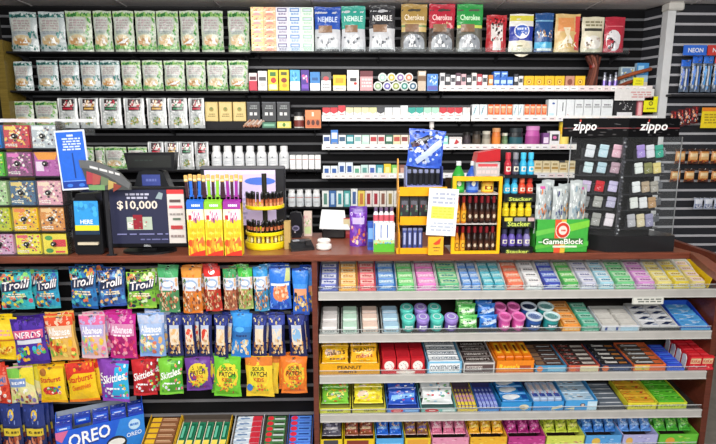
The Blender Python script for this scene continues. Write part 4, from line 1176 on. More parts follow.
P_rg = P_bar('#4a7a4a', [('d', .2, .5, .16, .4, '#d8303c'), ('r', .4, .2, .95, .5, '#c8d0d0'), ('r', .45, .55, .9, .8, '#2a3a2a')])
P_rb = P_bar('#4a78d8', [('d', .18, .5, .16, .42, '#d83048'), ('r', .36, .1, 1, .9, '#5a90e8'), ('r', .42, .35, .9, .6, '#1f3a80')])
deck_tray(229, 260, .2, .014, '#c8ccd0', [], 6, 1, P_sv, .006, .031, 'tray of silver and red bars on the base deck', 'silver and red bar')
deck_tray(261, 285, .2, .014, '#4a4a44', [], 6, 1, P_rg, .006, .031, 'tray of red-dotted green bars on the base deck', 'red-dotted green bar')
deck_tray(286, 312, .2, .014, '#3a58a8', [], 6, 1, P_rb, .006, .031, 'tray of red-dotted blue bars on the base deck', 'red-dotted blue bar')

# ------------------------------------------------------------------ goods on the five tilted shelves
PYR = (290.5, 332.5, 373, 411.5, 449)
RN = {1: ['only row'], 2: ['front row', 'back row'], 3: ['front row', 'middle row', 'back row'], 4: ['front row', 'second row', 'third row', 'back row'], 5: ['front row', 'second row', 'third row', 'fourth row', 'back row'],
      6: ['front row', 'second row', 'third row', 'fourth row', 'fifth row', 'back row']}
CN = {1: [''], 2: ['first of two', 'last of two'], 3: ['first of three', 'middle of three', 'last of three'], 4: ['first of four', 'second of four', 'third of four', 'last of four'],
      5: ['first of five', 'second of five', 'third of five', 'fourth of five', 'last of five'], 6: ['first of six', 'second of six', 'third of six', 'fourth of six', 'fifth of six', 'last of six']}
SHN = ['top candy shelf', 'second candy shelf', 'third candy shelf', 'fourth candy shelf', 'lowest candy shelf']


def tray(sh, px0, px1, d, lip, back, col, ops, inner, desc, item, rows, cols, v0, pitch, ih, idesc, n0=.004, name='display_tray', rise=0, iw=.93, idep=.9, solid=None, lean=0):
    AL = ALS[sh]
    qs = incline(YF + .004, ZS[sh], AL)
    x0, x1 = at(px0, PYR[sh] - 4, YF).x + .0015, at(px1, PYR[sh] - 4, YF).x - .0015
    w = x1 - x0
    if solid:
        solid.scale = None
    m = open_carton(w, d, lip, back, col, inner, ops)
    solo(name, m, qs((x0 + x1) / 2, 0, 0), desc, 'tray', 'on the ' + SHN[sh], rot=(AL, 0, 0))
    if not rows:
        return
    cw = (w - .008) / cols
    for r in range(rows):
        for c in range(cols):
            P = item[(r * cols + c) % len(item)] if isinstance(item, list) else item
            t = [idesc]
            if rows > 1:
                t.append(RN[rows][r])
            if cols > 1:
                t.append(CN[cols][c])
            put(P, qs(x0 + .004 + cw * (c + .5), v0 + pitch * r, n0 + rise * r), cw * iw, ih, pitch * idep, ', '.join(t), f'on {SHN[sh]}', rot=(AL + lean, 0, 0), group=f'{idesc}s on the {SHN[sh]}', sort=x0)


def P_gum(base, c2, c3, cat='gum pack'):
    m = MB()
    w, d, h = .08, .04, .032
    m.box(-w / 2, w / 2, 0, d, 0, h, base, 'film', bev=.003)
    deco(m, front(w, h), [('r', .04, .1, .96, .9, base), ('p', [(.08, .2), (.7, .3), (.92, .8), (.3, .75)], c2), ('l', 1, .2, .3, .75, .75, c3), ('b', 3, .1, .15, .9, .85, [c3, c2], .07)], 'film')
    deco(m, topface(w, d, h), [('r', .04, .1, .96, .9, base), ('r', .05, .12, .95, .86, c2), ('b', 4, .1, .2, .9, .8, [base, '#f4f6f8', c2], .1), ('l', 1, .15, .3, .85, .7, c3)], 'film')
    return Proto('gum_pack', cat, w, h, d, [('body', m)])


G = [(319, 338.5, '#5a68b8', '#dfe6f4', '#3a489a', 'indigo and white', 1), (338.5, 358, '#f0b050', '#f8e0a8', '#c87a20', 'amber', 1), (358, 376.5, '#e8606a', '#f8c8c0', '#b82838', 'red and pink', 1), (376.5, 396.5, '#3a7cc8', '#a8d0f0', '#f0f6fc', 'strong blue', 1),
     (396.5, 416, '#4cc060', '#b0e8a8', '#e8fae0', 'leaf green', 1), (416, 438, '#e070c0', '#f0b8dc', '#fbe8f4', 'pink', 1), (438, 461, '#48b078', '#b8e0b0', '#2a8090', 'green and teal', 1), (461, 482, '#4a88d0', '#a8c8ec', '#dfeaf8', 'mid blue', 2),
     (482, 506, '#3aaac0', '#98dae0', '#d8f2f4', 'turquoise', 2), (506, 525, '#e86a48', '#f8b090', '#fbe0d0', 'coral', 1), (525, 543, '#dfe2e4', '#ffffff', '#4a5058', 'white and black', 1), (543, 562, '#3848b0', '#98b0e8', '#dfe6fa', 'dark blue', 1),
     (562, 580, '#4cb458', '#a8e098', '#e6f8e0', 'mid green', 1), (580, 598, '#c8cce0', '#eef0fa', '#6a70a8', 'white and lilac', 1), (598, 615, '#a8d8e8', '#e4f4fa', '#3a90b8', 'pale blue', 1), (615, 636, '#78d090', '#c0ecc4', '#2f9a58', 'mint green', 1),
     (636, 656, '#d898d8', '#f0d0ee', '#a858a8', 'lilac pink', 1), (656, 673, '#f0e48c', '#f8f4c8', '#c8b040', 'pale yellow', 1), (673, 690, '#f2dc48', '#f8f0b8', '#c09a20', 'lemon yellow', 1), (690, 706, '#f0e090', '#f4dce0', '#c8a850', 'cream yellow', 1)]
for a, b, c1, c2, c3, nm, cols in G:
    clear = c1 in ('#48b078', '#dfe2e4')
    tray(0, a, b, .185, .012, .045, '#e4e6e4' if a > 390 else c1, [('r', .03, .1, .97, .9, c1)], '#d4d8d4', f'{nm} gum tray', P_gum(c1, c2, c3), 4, cols, .004, .044, .034, f'{nm} gum pack', name='gum_tray')
AL = ALS[0]
qs0 = incline(YF + .004, ZS[0], AL)
m = MB()
m.prism([(0, 0), (.19, 0), (.19, .062), (0, .064)], -.0015, .0015, '#f2cc10', 'paper', 'yz')
deco(m, lambda u, v, o: (-.0015 - o, .01 + .17 * u, .004 + .04 * v), [('r', .15, .3, .4, .7, '#c89a08')])
solo('divider_card', m, qs0(at(708.5, 286, YF).x, 0, 0), 'yellow divider card at the end of the gum trays', 'card', rot=(AL, 0, 0))

# second shelf: tins, cups, pouches, blister trays
def P_slab(base, band, name='mint_tin', cat='mint tin'):
    m = MB()
    m.box(-.04, .04, 0, .045, 0, .03, base, 'plastic', bev=.004)
    deco(m, front(.08, .03), [('r', .05, .12, .95, .88, base), ('r', .06, .55, .94, .85, band), ('l', 1, .15, .15, .85, .5, '#8a9090')])
    return Proto(name, cat, .08, .03, .045, [('body', m)])


for a, b, c1, c2, nm in ((320, 339, '#dcd8d6', '#f2eeee', 'pinkish white'), (341, 359, '#bfe0cc', '#e6f4ea', 'pale green'), (361, 380, '#ecd0c0', '#f8e8de', 'peach'), (382, 401, '#a8cce4', '#dcecf8', 'pale blue')):
    tray(1, a, b, .19, .006, .02, '#c8ccca', [], '#4a3a34', f'rack of {nm} mint tins', P_slab(c1, c2), 3, 1, .004, .06, .03, f'{nm} mint tin', rise=.004, name='tin_rack', idep=.75)


def P_cup(body, lid, band):
    b, c = MB(), MB()
    b.lathe([(.028, 0), (.033, .01, band), (.034, .05)], 0, .034, 0, body, 'plastic', 18)
    deco(b, lambda u, v, o: ((.0342 + o) * math.sin((u - .5) * 2), .034 - (.0342 + o) * math.cos((u - .5) * 2), .01 + .038 * v), [('r', .2, .25, .8, .75, '#e8f0f0'), ('l', 1, .25, .3, .75, .7, body)], 'plastic', sub=3)
    c.lathe([(.036, .05), (.037, .054), (.037, .066, lid), (.034, .07, lid)], 0, .034, 0, lid, 'plastic', 18)
    deco(c, lambda u, v, o: ((u - .5) * .06, .034 + (v - .5) * .06, .07 + o), [('d', .5, .5, .38, .38, '#dfeef0'), ('d', .5, .5, .3, .3, lid)], 'plastic')
    return Proto('gum_cup', 'gum cup', .072, .07, .072, [('cup', b), ('lid', c)])


P_tc, P_pc = P_cup('#2f9a94', '#5ad0c0', '#48b8aa'), P_cup('#5a4a9a', '#a088d8', '#7a5ab0')
AL = ALS[1]
qs1 = incline(YF + .006, ZS[1], AL)
for a, b, P, nm in ((402, 416, P_tc, 'teal'), (416.5, 430, P_pc, 'violet'), (430.5, 444.5, P_tc, 'teal'), (445, 459, P_pc, 'violet')):
    xa, xb = at(a, 328, YF).x, at(b, 328, YF).x
    for k in range(2):
        if k == 1 and a > 440:
            continue
        put(P, qs1((xa + xb) / 2, .0 + .08 * k, .0), (xb - xa) * .97, .07 + .012 * 0, .07, f'round {nm} gum cup in {["front", "back"][k]}', 'on second candy shelf', rot=(AL, 0, 0), group=f'{nm} gum cups')
P_gp = P_bag('gum_pouch', 'gum pouch', .09, .07, .04, '#58b858', [('r', .05, .3, .95, .75, '#a8e098'), ('p', [(.1, .4), (.9, .5), (.9, .7), (.2, .65)], '#eef8ea'), ('b', 6, .1, .1, .9, .9, ['#2f8a40', '#c8f0b8'], .1)], 'pillow', seed=181)
P_bp = P_bag('gum_pouch', 'gum pouch', .09, .07, .04, '#2f78d0', [('p', [(.1, .3), (.95, .5), (.9, .75), (.2, .6)], '#c8dcf4'), ('b', 6, .1, .1, .9, .9, ['#1f50a8', '#78b0ec'], .1)], 'pillow', seed=182)
for a, b, P, nm in ((459.5, 479, P_gp, 'green'), (480, 499, P_bp, 'blue')):
    xa, xb = at(a, 326, YF).x, at(b, 326, YF).x
    for r in range(3):
        put(P, qs1((xa + xb) / 2, .024 + .05 * r, .004 + .03 * (r > 0)), (xb - xa) * .96, .07, .04, f'{nm} gum pouch in the {RN[3][r]}', 'on second candy shelf', rot=(AL - .25, 0, 0), group=f'{nm} gum pouches')


def P_tub(body, rim, inner):
    b, r = MB(), MB()
    b.lathe([(.026, 0), (.03, .008), (.032, .06)], 0, .033, 0, body, 'plastic', 18)
    deco(b, lambda u, v, o: ((.031 + o + .001 * v) * math.sin((u - .5) * 2), .033 - (.031 + o + .001 * v) * math.cos((u - .5) * 2), .01 + .044 * v), [('r', .1, .2, .9, .7, inner), ('l', 1, .2, .3, .8, .6, '#f4f4f8')], 'plastic', sub=3)
    r.lathe([(.033, .058), (.035, .062), (.035, .068), (.028, .068), (.027, .06), (.0, .06, inner)], 0, .033, 0, rim, 'plastic', 18, cap=False)
    b.lathe([(.0, .0595), (.028, .0598)], 0, .033, 0, inner, 'plastic', 18, cap=False)
    return Proto('candy_tub', 'candy tub', .07, .068, .07, [('tub', b), ('rim', r)])


P_pk, P_nv, P_tl = P_tub('#d858a8', '#f088c8', '#e878b8'), P_tub('#2f5aa8', '#d8e4f0', '#28487a'), P_tub('#2f9a9a', '#d8ecec', '#2a7078')
for a, b, P, nm, ks in ((499.5, 512.5, P_pk, 'pink', 2), (513, 526.5, P_pk, 'pink', 2), (527, 544, P_nv, 'navy white-rimmed', 2), (544.5, 561.5, P_tl, 'teal white-rimmed', 2)):
    xa, xb = at(a, 328, YF).x, at(b, 328, YF).x
    for k in range(ks):
        put(P, qs1((xa + xb) / 2, .0 + .082 * k, 0), (xb - xa) * .97, .068, .075, f'{nm} candy tub in {["front", "back"][k]}', 'on second candy shelf', rot=(AL, 0, 0), group=f'{nm} candy tubs')
tray(1, 562, 581, .2, .03, .04, '#f0a848', [('l', 1, .1, .3, .9, .7, '#f8e0b0')], '#8a5a30', 'orange gum carton', P_gum('#e8943c', '#f4c080', '#a85a1c'), 4, 1, .006, .045, .034, 'orange gum pack')
tray(1, 581.5, 600, .2, .014, .03, '#4ca888', [('l', 1, .1, .3, .9, .7, '#c8e8dc')], '#2a5a4a', 'sea-green gum tray', P_gum('#5ab89a', '#a8dcc8', '#2a7a60'), 4, 1, .006, .045, .034, 'sea-green gum pack')
tray(1, 601, 640, .16, .03, .035, '#d8dce4', [('r', .1, .2, .16, .9, '#2a4a98'), ('r', .38, .2, .44, .9, '#2a4a98'), ('r', .5, .1, .95, .8, '#b8d8ec')], '#a8a8a4', 'white and blue carton with blank lids', P_bar('#c8c6c0', [('r', .05, .1, .95, .9, '#dcdad4')]), 3, 2, .01, .045, .026, 'pale grey flat pack')
P_wk = P_bar('#e0e2e6', [('p', [(.05, .3), (.4, .2), (.9, .7), (.5, .8)], '#2f3a58'), ('r', .6, .1, .9, .4, '#a8b4c8')])
tray(1, 642, 680, .19, .018, .03, '#d8d8d4', [('r', 0, 0, 1, 1, '#3c3e42')], '#c4c4c0', 'white tray with black front', P_wk, 4, 2, .006, .044, .02, 'white flat gum pack with navy mark')
tray(1, 681, 711, .2, .014, .04, '#2050c8', [('r', 0, 0, 1, 1, '#5ab0e8')], '#2a60d0', 'bright blue tray with raised edge', P_bar('#58a8e8', [('b', 5, .1, .1, .9, .9, ['#a8d4f4', '#dfeefa', '#2f78c8'], .14)]), 4, 1, .008, .045, .02, 'sky blue flat pack')
m = MB()
tw = at(661, 300, YF).x - at(630, 300, YF).x
m.box(-tw / 2, tw / 2, 0, .003, -.036, 0, '#c8cac4', 'paper')
deco(m, lambda u, v, o: (-tw / 2 + u * tw, -o, -.036 + .036 * v), [('r', .04, .12, .96, .9, '#dcdcd4'), ('l', 2, .08, .2, .92, .85, '#6a706a')])
solo('price_tag', m, (at(645.5, 300, YF).x, YF - .02, ZS[0] - .03), 'grey price tag hanging below the top candy shelf rail', 'tag')

# third shelf
P_mm = P_bag('candy_pack', 'candy pack', .1, .075, .03, '#f0b818', [('b', 7, .1, .15, .9, .9, ['#f8d048', '#d8920c', '#f4c428'], .1), ('d', .25, .6, .16, .2, '#c8a080'), ('t', "m&m's", .2, .4, .9, .72, '#4a2a1c', .1), ('l', 1, .3, .16, .9, .3, '#6a3a1c')], 'pillow', seed=191)
P_mp = P_bag('candy_pack', 'candy pack', .1, .075, .03, '#f0b41c', [('t', 'PEANUT', .1, .6, .95, .82, '#3a2418', .06), ('t', "m&m's", .2, .25, .85, .5, '#a8442c', .06), ('b', 4, .1, .1, .9, .2, ['#f8d860'], .08)], 'pillow', seed=192)
tray(2, 319, 380, .2, .06, .06, '#e8a80c', [('r', 0, .0, 1, .25, '#d8960c'), ('t', 'PEANUT', .3, .52, .7, .82, '#4a2a14'), ('t', "m&m's", .32, .16, .62, .44, '#5a2c18')], '#b8860c', 'wide yellow carton of candy packs', [P_mm, P_mp], 3, 2, .045, .048, .085, 'yellow candy pack', n0=.034, lean=-.6, idep=.68)
P_rb_ = P_box('candy_box', 'candy box', .05, .062, .03, '#c8202c', [('d', .5, .5, .38, .34, '#f4ece4'), ('d', .45, .52, .26, .22, '#f8f4f0'), ('b', 5, .25, .3, .75, .7, ['#c8202c', '#3a2a2a'], .05)], [('r', .1, .2, .9, .8, '#b01c28')])
tray(2, 381, 426, .2, .022, .05, '#d02430', [('d', .55, .5, .22, .4, '#f2e8e0'), ('b', 4, .4, .3, .7, .7, ['#c8202c', '#e8a090'], .05)], '#8a1c24', 'bright red carton with white ovals', P_rb_, 2, 3, .006, .085, .078, 'red candy box with white oval', n0=.004)
P_cc = P_bar('#eaeff2', [('t', 'COOKIES', .1, .3, .9, .75, '#3f5a78'), ('r', 0, 0, 1, .14, '#4a5a68')], w=.15, d=.045)
tray(2, 427, 462, .2, .064, .064, '#7cc4ec', [('r', .06, .12, .94, .88, '#eef4f8'), ('t', "COOKIES'N'CREME", .08, .26, .92, .72, '#4a5a6a')], '#5a6a78', 'light blue and white chocolate carton', P_cc, 4, 1, .008, .045, .016, 'white chocolate bar', n0=.05)
P_hs = P_bar('#3a2a28', [('t', "HERSHEY'S", .08, .3, .92, .75, '#c8c4c0'), ('r', 0, 0, 1, .1, '#7a7470')], w=.15, d=.045)
tray(2, 463, 495, .2, .056, .056, '#d8d4d2', [('r', .05, .1, .95, .86, '#5a4848'), ('r', .1, .3, .6, .7, '#d8d0cc'), ('t', "HERSHEY'S", .12, .34, .6, .66, '#4a3434')], '#3a2e2c', 'grey and dark brown chocolate carton', P_hs, 4, 1, .008, .045, .016, 'dark brown chocolate bar', n0=.042)
P_re = P_bar('#e87818', [('r', .06, .1, .94, .9, '#e8841c'), ('r', .25, .2, .75, .8, '#f4c030'), ('r', .35, .3, .65, .7, '#7a3418')], w=.03, d=.15, h=.018)
tray(2, 496, 534, .2, .066, .06, '#f08a1c', [('t', "Reese's", .08, .3, .62, .72, '#f8d838'), ('r', .62, .3, .92, .6, '#a8481c'), ('r', 0, .0, 1, .12, '#d8641c')], '#5a2c14', 'orange chocolate carton', P_re, 1, 4, .02, .16, .024, 'orange chocolate bar', n0=.052)
P_b1 = P_bar('#4a3630', [('r', .0, .1, .3, .9, '#8a6a50'), ('r', .4, .35, .9, .6, '#a8b0b4')])
P_b2 = P_bar('#3a302e', [('r', .5, .2, .95, .7, '#c8c0b8'), ('r', .05, .3, .4, .7, '#8a3a34'), ('b', 3, .1, .1, .9, .9, ['#e8e0d8', '#5a4a44'], .09)])
P_b3 = P_bar('#2a2a2c', [('r', .15, .3, .6, .7, '#d8d4d0'), ('r', .65, .2, .95, .6, '#b8763c'), ('b', 3, .1, .1, .9, .9, ['#e8e8e4', '#4a4a50'], .09)])
P_b4 = P_bar('#4a4038', [('r', .1, .3, .7, .65, '#c8ccd0'), ('r', .72, .1, .98, .9, '#d86a3c'), ('b', 3, .1, .1, .9, .9, ['#e8e0d0', '#7a5a48'], .09)])
tray(2, 535, 567, .2, .036, .03, '#4a9ac8', [('d', .15, .5, .1, .4, '#e8823c'), ('r', .4, .2, .95, .8, '#8ac4e0')], '#5a4030', 'blue-fronted bar tray', P_b1, 5, 1, .008, .037, .014, 'brown bar with silver print', n0=.02)
tray(2, 568, 600, .2, .036, .03, '#c85a4a', [('r', .38, .1, .96, .9, '#e0d4ac'), ('d', .15, .5, .12, .42, '#e0703c')], '#2a2220', 'red and cream-fronted bar tray', P_b2, 5, 1, .008, .037, .014, 'dark bar with red end', n0=.02)
tray(2, 601, 632, .2, .036, .03, '#28385c', [('r', .4, .25, .9, .7, '#4a5c88'), ('d', .14, .5, .12, .42, '#d8703c')], '#222', 'navy-fronted bar tray', P_b3, 5, 1, .008, .037, .014, 'black bar with white print', n0=.02)
tray(2, 633, 666, .2, .036, .036, '#e8703c', [('r', .05, .2, .5, .9, '#e8c85a'), ('b', 3, .1, .2, .4, .8, ['#58a848', '#f0f0e0'], .08)], '#a84a28', 'orange-edged bar tray', P_b4, 5, 1, .008, .037, .014, 'brown bar with orange end', n0=.02)
tray(2, 667, 685, .2, .014, .02, '#2a4ac8', [('r', 0, 0, 1, 1, '#3a6ae0')], '#2038a0', 'royal blue tray with grey dividers', P_bar('#2f50d0', [('r', .1, .3, .9, .7, '#4a78f0')], w=.07), 5, 1, .008, .037, .022, 'royal blue bar', n0=.006)
AL = ALS[2]
qs2 = incline(YF + .004, ZS[2], AL)
for i in range(4):
    m = MB()
    m.prism([(0, .0), (.03, .0), (.03, .07), (.012, .075), (0, .06)], -.002, .002, '#c8c8cc', 'plastic', 'yz')
    solo('divider_card', m, qs2(at(686.2, 370, YF).x, .01 + .045 * i, .002), ['front', 'second', 'third', 'back'][i] + ' pale grey upright divider between blue bars and red boxes', 'divider', rot=(AL, 0, 0), group='grey dividers on the third candy shelf')
P_kk = P_box('candy_box', 'candy box', .06, .07, .04, '#d82030', [('r', .05, .45, .95, .85, '#e8d0a0'), ('t', 'KitKat', .1, .52, .9, .78, '#c81c28'), ('b', 4, .1, .08, .9, .35, ['#f0a090', '#a81820', '#e85a58'], .1), ('r', 0, .9, 1, 1, '#e8383c')], [('r', .05, .4, .95, .6, '#f05058')], tcol='#d8202c')
tray(2, 688, 714, .2, .012, .03, '#e03040', [], '#a01c24', 'red tray of upright red boxes', P_kk, 4, 2, .004, .046, .07, 'red upright candy box', n0=.004)

# fourth shelf
def P_pil(base, ops, seed, w=.1, h=.06, d=.035):
    return P_bag('candy_pack', 'candy pack', w, h, d, base, ops, 'pillow', seed=seed)


tray(3, 319, 351, .19, .03, .04, '#d8d83c', [('b', 10, .05, .1, .95, .9, ['#f0e850', '#78b83c', '#e87a3c', '#a8a02c'], .07), ('t', 'SOUR PATCH', .25, .3, .75, .7, '#2a4a1c')], '#8a8a3c', 'yellow-green sour candy carton',
     P_pil('#7cc83c', [('d', .5, .5, .34, .34, '#e8e048'), ('t', 'SOUR PATCH', .22, .4, .78, .62, '#1f4a1c'), ('b', 8, .08, .12, .92, .9, ['#e8d838', '#4a9a2c', '#d86a38', '#c8ccc8'], .09)], 201), 3, 1, .045, .048, .08, 'green sour candy pack', n0=.022, lean=-.6, idep=.68)
tray(3, 352, 386, .19, .03, .04, '#d8d048', [('b', 10, .05, .1, .95, .9, ['#f0e850', '#d8a83c', '#e87a3c', '#a8a02c'], .07), ('t', 'SOUR PATCH', .35, .3, .75, .7, '#2a4a1c')], '#8a8a3c', 'yellow sour candy carton',
     P_pil('#ecdc28', [('b', 10, .08, .12, .92, .9, ['#f4ec60', '#c8a828', '#d89a4a', '#8aa83a'], .1), ('d', .3, .5, .2, .25, '#d8b89a')], 202), 3, 1, .045, .048, .08, 'yellow sour candy pack', n0=.022, lean=-.6, idep=.68)
tray(3, 387, 420, .19, .02, .04, '#4a86d8', [('d', .3, .55, .2, .5, '#d82838'), ('r', .2, .4, .42, .6, '#f0c8c8'), ('r', .55, .3, .95, .8, '#88b8ec')], '#1f3a90', 'blue candy tray with red oval',
     P_pil('#2a58c8', [('p', [(.05, .25), (.95, .45), (.95, .7), (.1, .55)], '#78b4f0'), ('b', 8, .08, .12, .92, .9, ['#1f3aa0', '#a8ccf4', '#c83a50', '#e8ecf8'], .08)], 203), 3, 1, .045, .048, .08, 'blue candy pack', n0=.012, lean=-.6, idep=.68)
tray(3, 421, 457, .19, .02, .04, '#7ac0b8', [('d', .3, .5, .2, .5, '#c82430'), ('r', .22, .4, .4, .6, '#f0d8d0'), ('r', .6, .2, .95, .8, '#dce8e4')], '#3a5a58', 'pale candy tray with red oval',
     P_pil('#dfe4e4', [('b', 12, .08, .12, .92, .9, ['#c83a48', '#3a8a80', '#8ab8d8', '#f4f4f2', '#6aa858'], .09)], 204), 3, 1, .045, .048, .08, 'white candy pack with red and green marks', n0=.012, lean=-.6, idep=.68)


def P_stick(c1, c2, c3):
    m = MB()
    m.box(-.009, .009, 0, .15, 0, .016, c1, 'film', bev=.003)
    deco(m, topface(.018, .15, .016), [('r', .08, .02, .92, .2, c3), ('r', .08, .2, .92, .6, c2), ('r', .08, .6, .92, .96, c1), ('l', 3, .2, .25, .8, .9, c3)], 'film')
    deco(m, front(.018, .016), [('r', .1, .1, .9, .9, c3)], 'film')
    return Proto('candy_stick', 'candy stick', .018, .016, .15, [('wrapper', m)])


tray(3, 457.5, 478, .19, .014, .03, '#e8d048', [('b', 6, .05, .1, .95, .9, ['#d87ab0', '#f0e060'], .1)], '#4a3a4a', 'yellow-lipped tray of pink sticks', P_stick('#7a5a78', '#d898b8', '#f0d848'), 1, 5, .012, .165, .018, 'pink and yellow candy stick', n0=.008)
tray(3, 478.5, 500, .19, .014, .03, '#3a78d0', [('r', .1, .2, .9, .8, '#4a98e0')], '#34346a', 'blue-lipped tray of violet sticks', P_stick('#4a58b8', '#8088e0', '#a8b8f0'), 1, 5, .012, .165, .018, 'violet-blue candy stick', n0=.008)
P_cl = P_bar('#2f86cc', [('d', .3, .5, .26, .4, '#e4eef6'), ('d', .5, .6, .2, .3, '#f2f6fa'), ('r', .75, .2, .95, .8, '#2050a0')], w=.13, d=.055)
tray(3, 500.5, 532, .19, .05, .03, '#2f94d8', [('d', .75, .45, .16, .3, '#e0d4b0'), ('d', .7, .4, .1, .2, '#b8a888'), ('r', .05, .2, .5, .5, '#58b0e8')], '#1f5aa0', 'blue candy carton with tan picture', P_cl, 3, 1, .008, .058, .018, 'blue and white candy pack', n0=.036)
P_rt = P_bar('#b8cce8', [('r', .1, .1, .9, .3, '#3a4a98'), ('r', .2, .4, .8, .8, '#e8d8d8'), ('b', 3, .1, .1, .9, .9, ['#c85a6a', '#f0f0f4', '#5a78c0'], .1)], w=.03, d=.14)
tray(3, 532.5, 564, .19, .052, .03, '#3a9ae0', [('p', [(.6, .1), (.95, .3), (.95, .6), (.65, .4)], '#e8dcb8'), ('r', .05, .2, .5, .5, '#2f88d0')], '#3a3a6a', 'sky blue carton of small white packs', P_rt, 1, 4, .016, .15, .02, 'small white and navy pack', n0=.038)
m_ops = [('r', .7, .0, 1, .9, '#c8e4f4'), ('d', .55, .55, .08, .16, '#3a3438'), ('d', .55, .55, .05, .1, '#e8c8b8'), ('p', [(.0, .2), (.3, .35), (.3, .1)], '#e8dcb8')]
tray(3, 564.5, 597, .2, .056, .07, '#4aa4e4', m_ops, '#d8e4ec', 'open pale blue carton with white edge', P_bar('#b8d4e8', [('b', 5, .1, .1, .9, .9, ['#e8f0f6', '#88b8dc', '#7a6a6a'], .16)], w=.15, d=.06), 3, 1, .01, .058, .016, 'pale blue flat pack', n0=.036)
tray(3, 598, 626, .19, .012, .025, '#34363c', [('r', .05, .2, .95, .8, '#4a4c54')], '#1c1c20', 'black tray of silver-grey bars', P_bar('#5a6470', [('r', .05, .3, .95, .6, '#a8b0ba'), ('r', .3, .35, .9, .55, '#d8dce2')], w=.13), 5, 1, .004, .036, .02, 'silver-grey bar', n0=.006)
tray(3, 627, 657, .19, .036, .04, '#ece43c', [('t', 'FRUITS', .15, .3, .85, .75, '#8a8a20'), ('r', 0, 0, 1, .1, '#d8c828')], '#5a3a24', 'yellow-fronted tray of red packs', P_bar('#d8a830', [('b', 8, .05, .1, .95, .9, ['#c83a2c', '#f0d840', '#e8702c', '#6a9a3c'], .12)], w=.13), 4, 1, .008, .044, .018, 'red and yellow fruit pack', n0=.022)
tray(3, 657.5, 687, .19, .036, .04, '#d8e43c', [('t', 'FRUITS', .1, .3, .9, .75, '#7a9420'), ('r', 0, 0, 1, .1, '#b8c828')], '#4a4a34', 'lime-fronted tray of green packs', P_bar('#58b830', [('b', 8, .05, .1, .95, .9, ['#88d850', '#2f8a28', '#a8e070', '#3a6a2c'], .12)], w=.13), 4, 1, .008, .044, .018, 'bright green fruit pack', n0=.022)

# lowest shelf: carton fronts and packs, cut by the bottom of the picture
def low(px0, px1, col, ops, itemc, idesc, desc, seed, cols=2):
    P = P_pil(itemc[0], [('b', 12, .08, .1, .92, .92, itemc[1:], .1), ('r', .15, .42, .85, .58, itemc[1])], seed, .06, .06, .03)
    tray(4, px0, px1, .19, .07, .07, col, ops, '#3a2c28', desc, P, 3, cols, .05, .048, .07, idesc, n0=.05, lean=-.7, idep=.68)


low(320, 343, '#f0d428', [('r', .15, .1, .8, .95, '#4a4850')], ['#5a586a', '#d8d4dc', '#2a2a3a', '#9a98b8'], 'grey and black candy pack', 'yellow-edged carton of grey packs', 211, 1)
low(343.5, 375, '#f0cc1c', [('r', .1, .4, .8, .9, '#8a3a2c')], ['#8a4a30', '#e8c8a0', '#c83a2c', '#5a2a1c'], 'brown candy pack', 'yellow carton of brown packs', 212)
low(375.5, 404, '#5ab0ec', [('r', .1, .2, .9, .6, '#a8d8f4')], ['#2a68d0', '#88b8f0', '#1f4098', '#e8c8a8'], 'royal blue candy pack', 'sky blue carton of royal blue packs', 213)
low(404.5, 431, '#f0d030', [('r', .1, .3, .9, .9, '#e8a83c')], ['#8a5a40', '#5a4a98', '#e8c048', '#a8784c'], 'brown and purple candy pack', 'yellow carton of brown and purple packs', 214)
low(431.5, 469, '#e898b8', [('b', 10, .05, .1, .95, .9, ['#f4c0d0', '#c85a80', '#f0a8b8'], .08)], ['#d87898', '#f4b8c8', '#a83a5a', '#f8d8e0'], 'pink candy pack', 'rose pink carton', 215, 3)
low(469.5, 507, '#f0b830', [('b', 10, .05, .1, .95, .9, ['#f8d860', '#c87828', '#f0a828'], .08)], ['#e8a828', '#f4d458', '#a8602c', '#f0c048'], 'golden candy pack', 'golden yellow carton', 216, 3)
low(507.5, 545, '#c03a8a', [('b', 10, .05, .1, .95, .9, ['#d858a8', '#7a1f58', '#e888c0'], .08)], ['#a02870', '#d858a8', '#5a1440', '#e070b0'], 'magenta candy pack', 'magenta carton', 217, 3)
low(545.5, 584, '#d8e060', [('b', 8, .05, .1, .95, .9, ['#a8c838', '#f0f080', '#c85a8a'], .08)], ['#b8c83c', '#e8e870', '#5a4a2c', '#8a9a28'], 'yellow-green candy pack', 'yellow-green carton', 218, 3)
low(584.5, 621, '#5aa8e8', [('d', .3, .5, .12, .3, '#e8c050'), ('b', 5, .4, .1, .95, .9, ['#a8d0f4', '#3a80d0'], .08)], ['#3a78c8', '#78b0ec', '#28487a', '#a8ccf0'], 'mid blue candy pack', 'mid blue carton with gold spot', 219, 3)
low(621.5, 657, '#b8b8e8', [('d', .2, .5, .1, .3, '#e8b858'), ('b', 5, .4, .1, .95, .9, ['#dcd8f4', '#8a88c8'], .08)], ['#5a90d8', '#90b8ec', '#3a4a8a', '#c0d0f0'], 'blue and lilac candy pack', 'lilac carton with gold spot', 220, 3)
low(657.5, 697, '#6cc83c', [('d', .3, .45, .12, .3, '#e8a83c'), ('b', 5, .45, .1, .95, .9, ['#a8e070', '#d8e048'], .08)], ['#48a838', '#80d058', '#2a5a24', '#a0e070'], 'green candy pack', 'bright green carton with orange spot', 221, 3)

# ------------------------------------------------------------------ things standing on the worktop
def cp(px, py):
    return on_z(px, py, ZC)


def dims(px0, px1, py0, py1, Y):
    a, b = at(px0, (py0 + py1) / 2, Y), at(px1, (py0 + py1) / 2, Y)
    return b.x - a.x, at((px0 + px1) / 2, py0, Y).z - at((px0 + px1) / 2, py1, Y).z


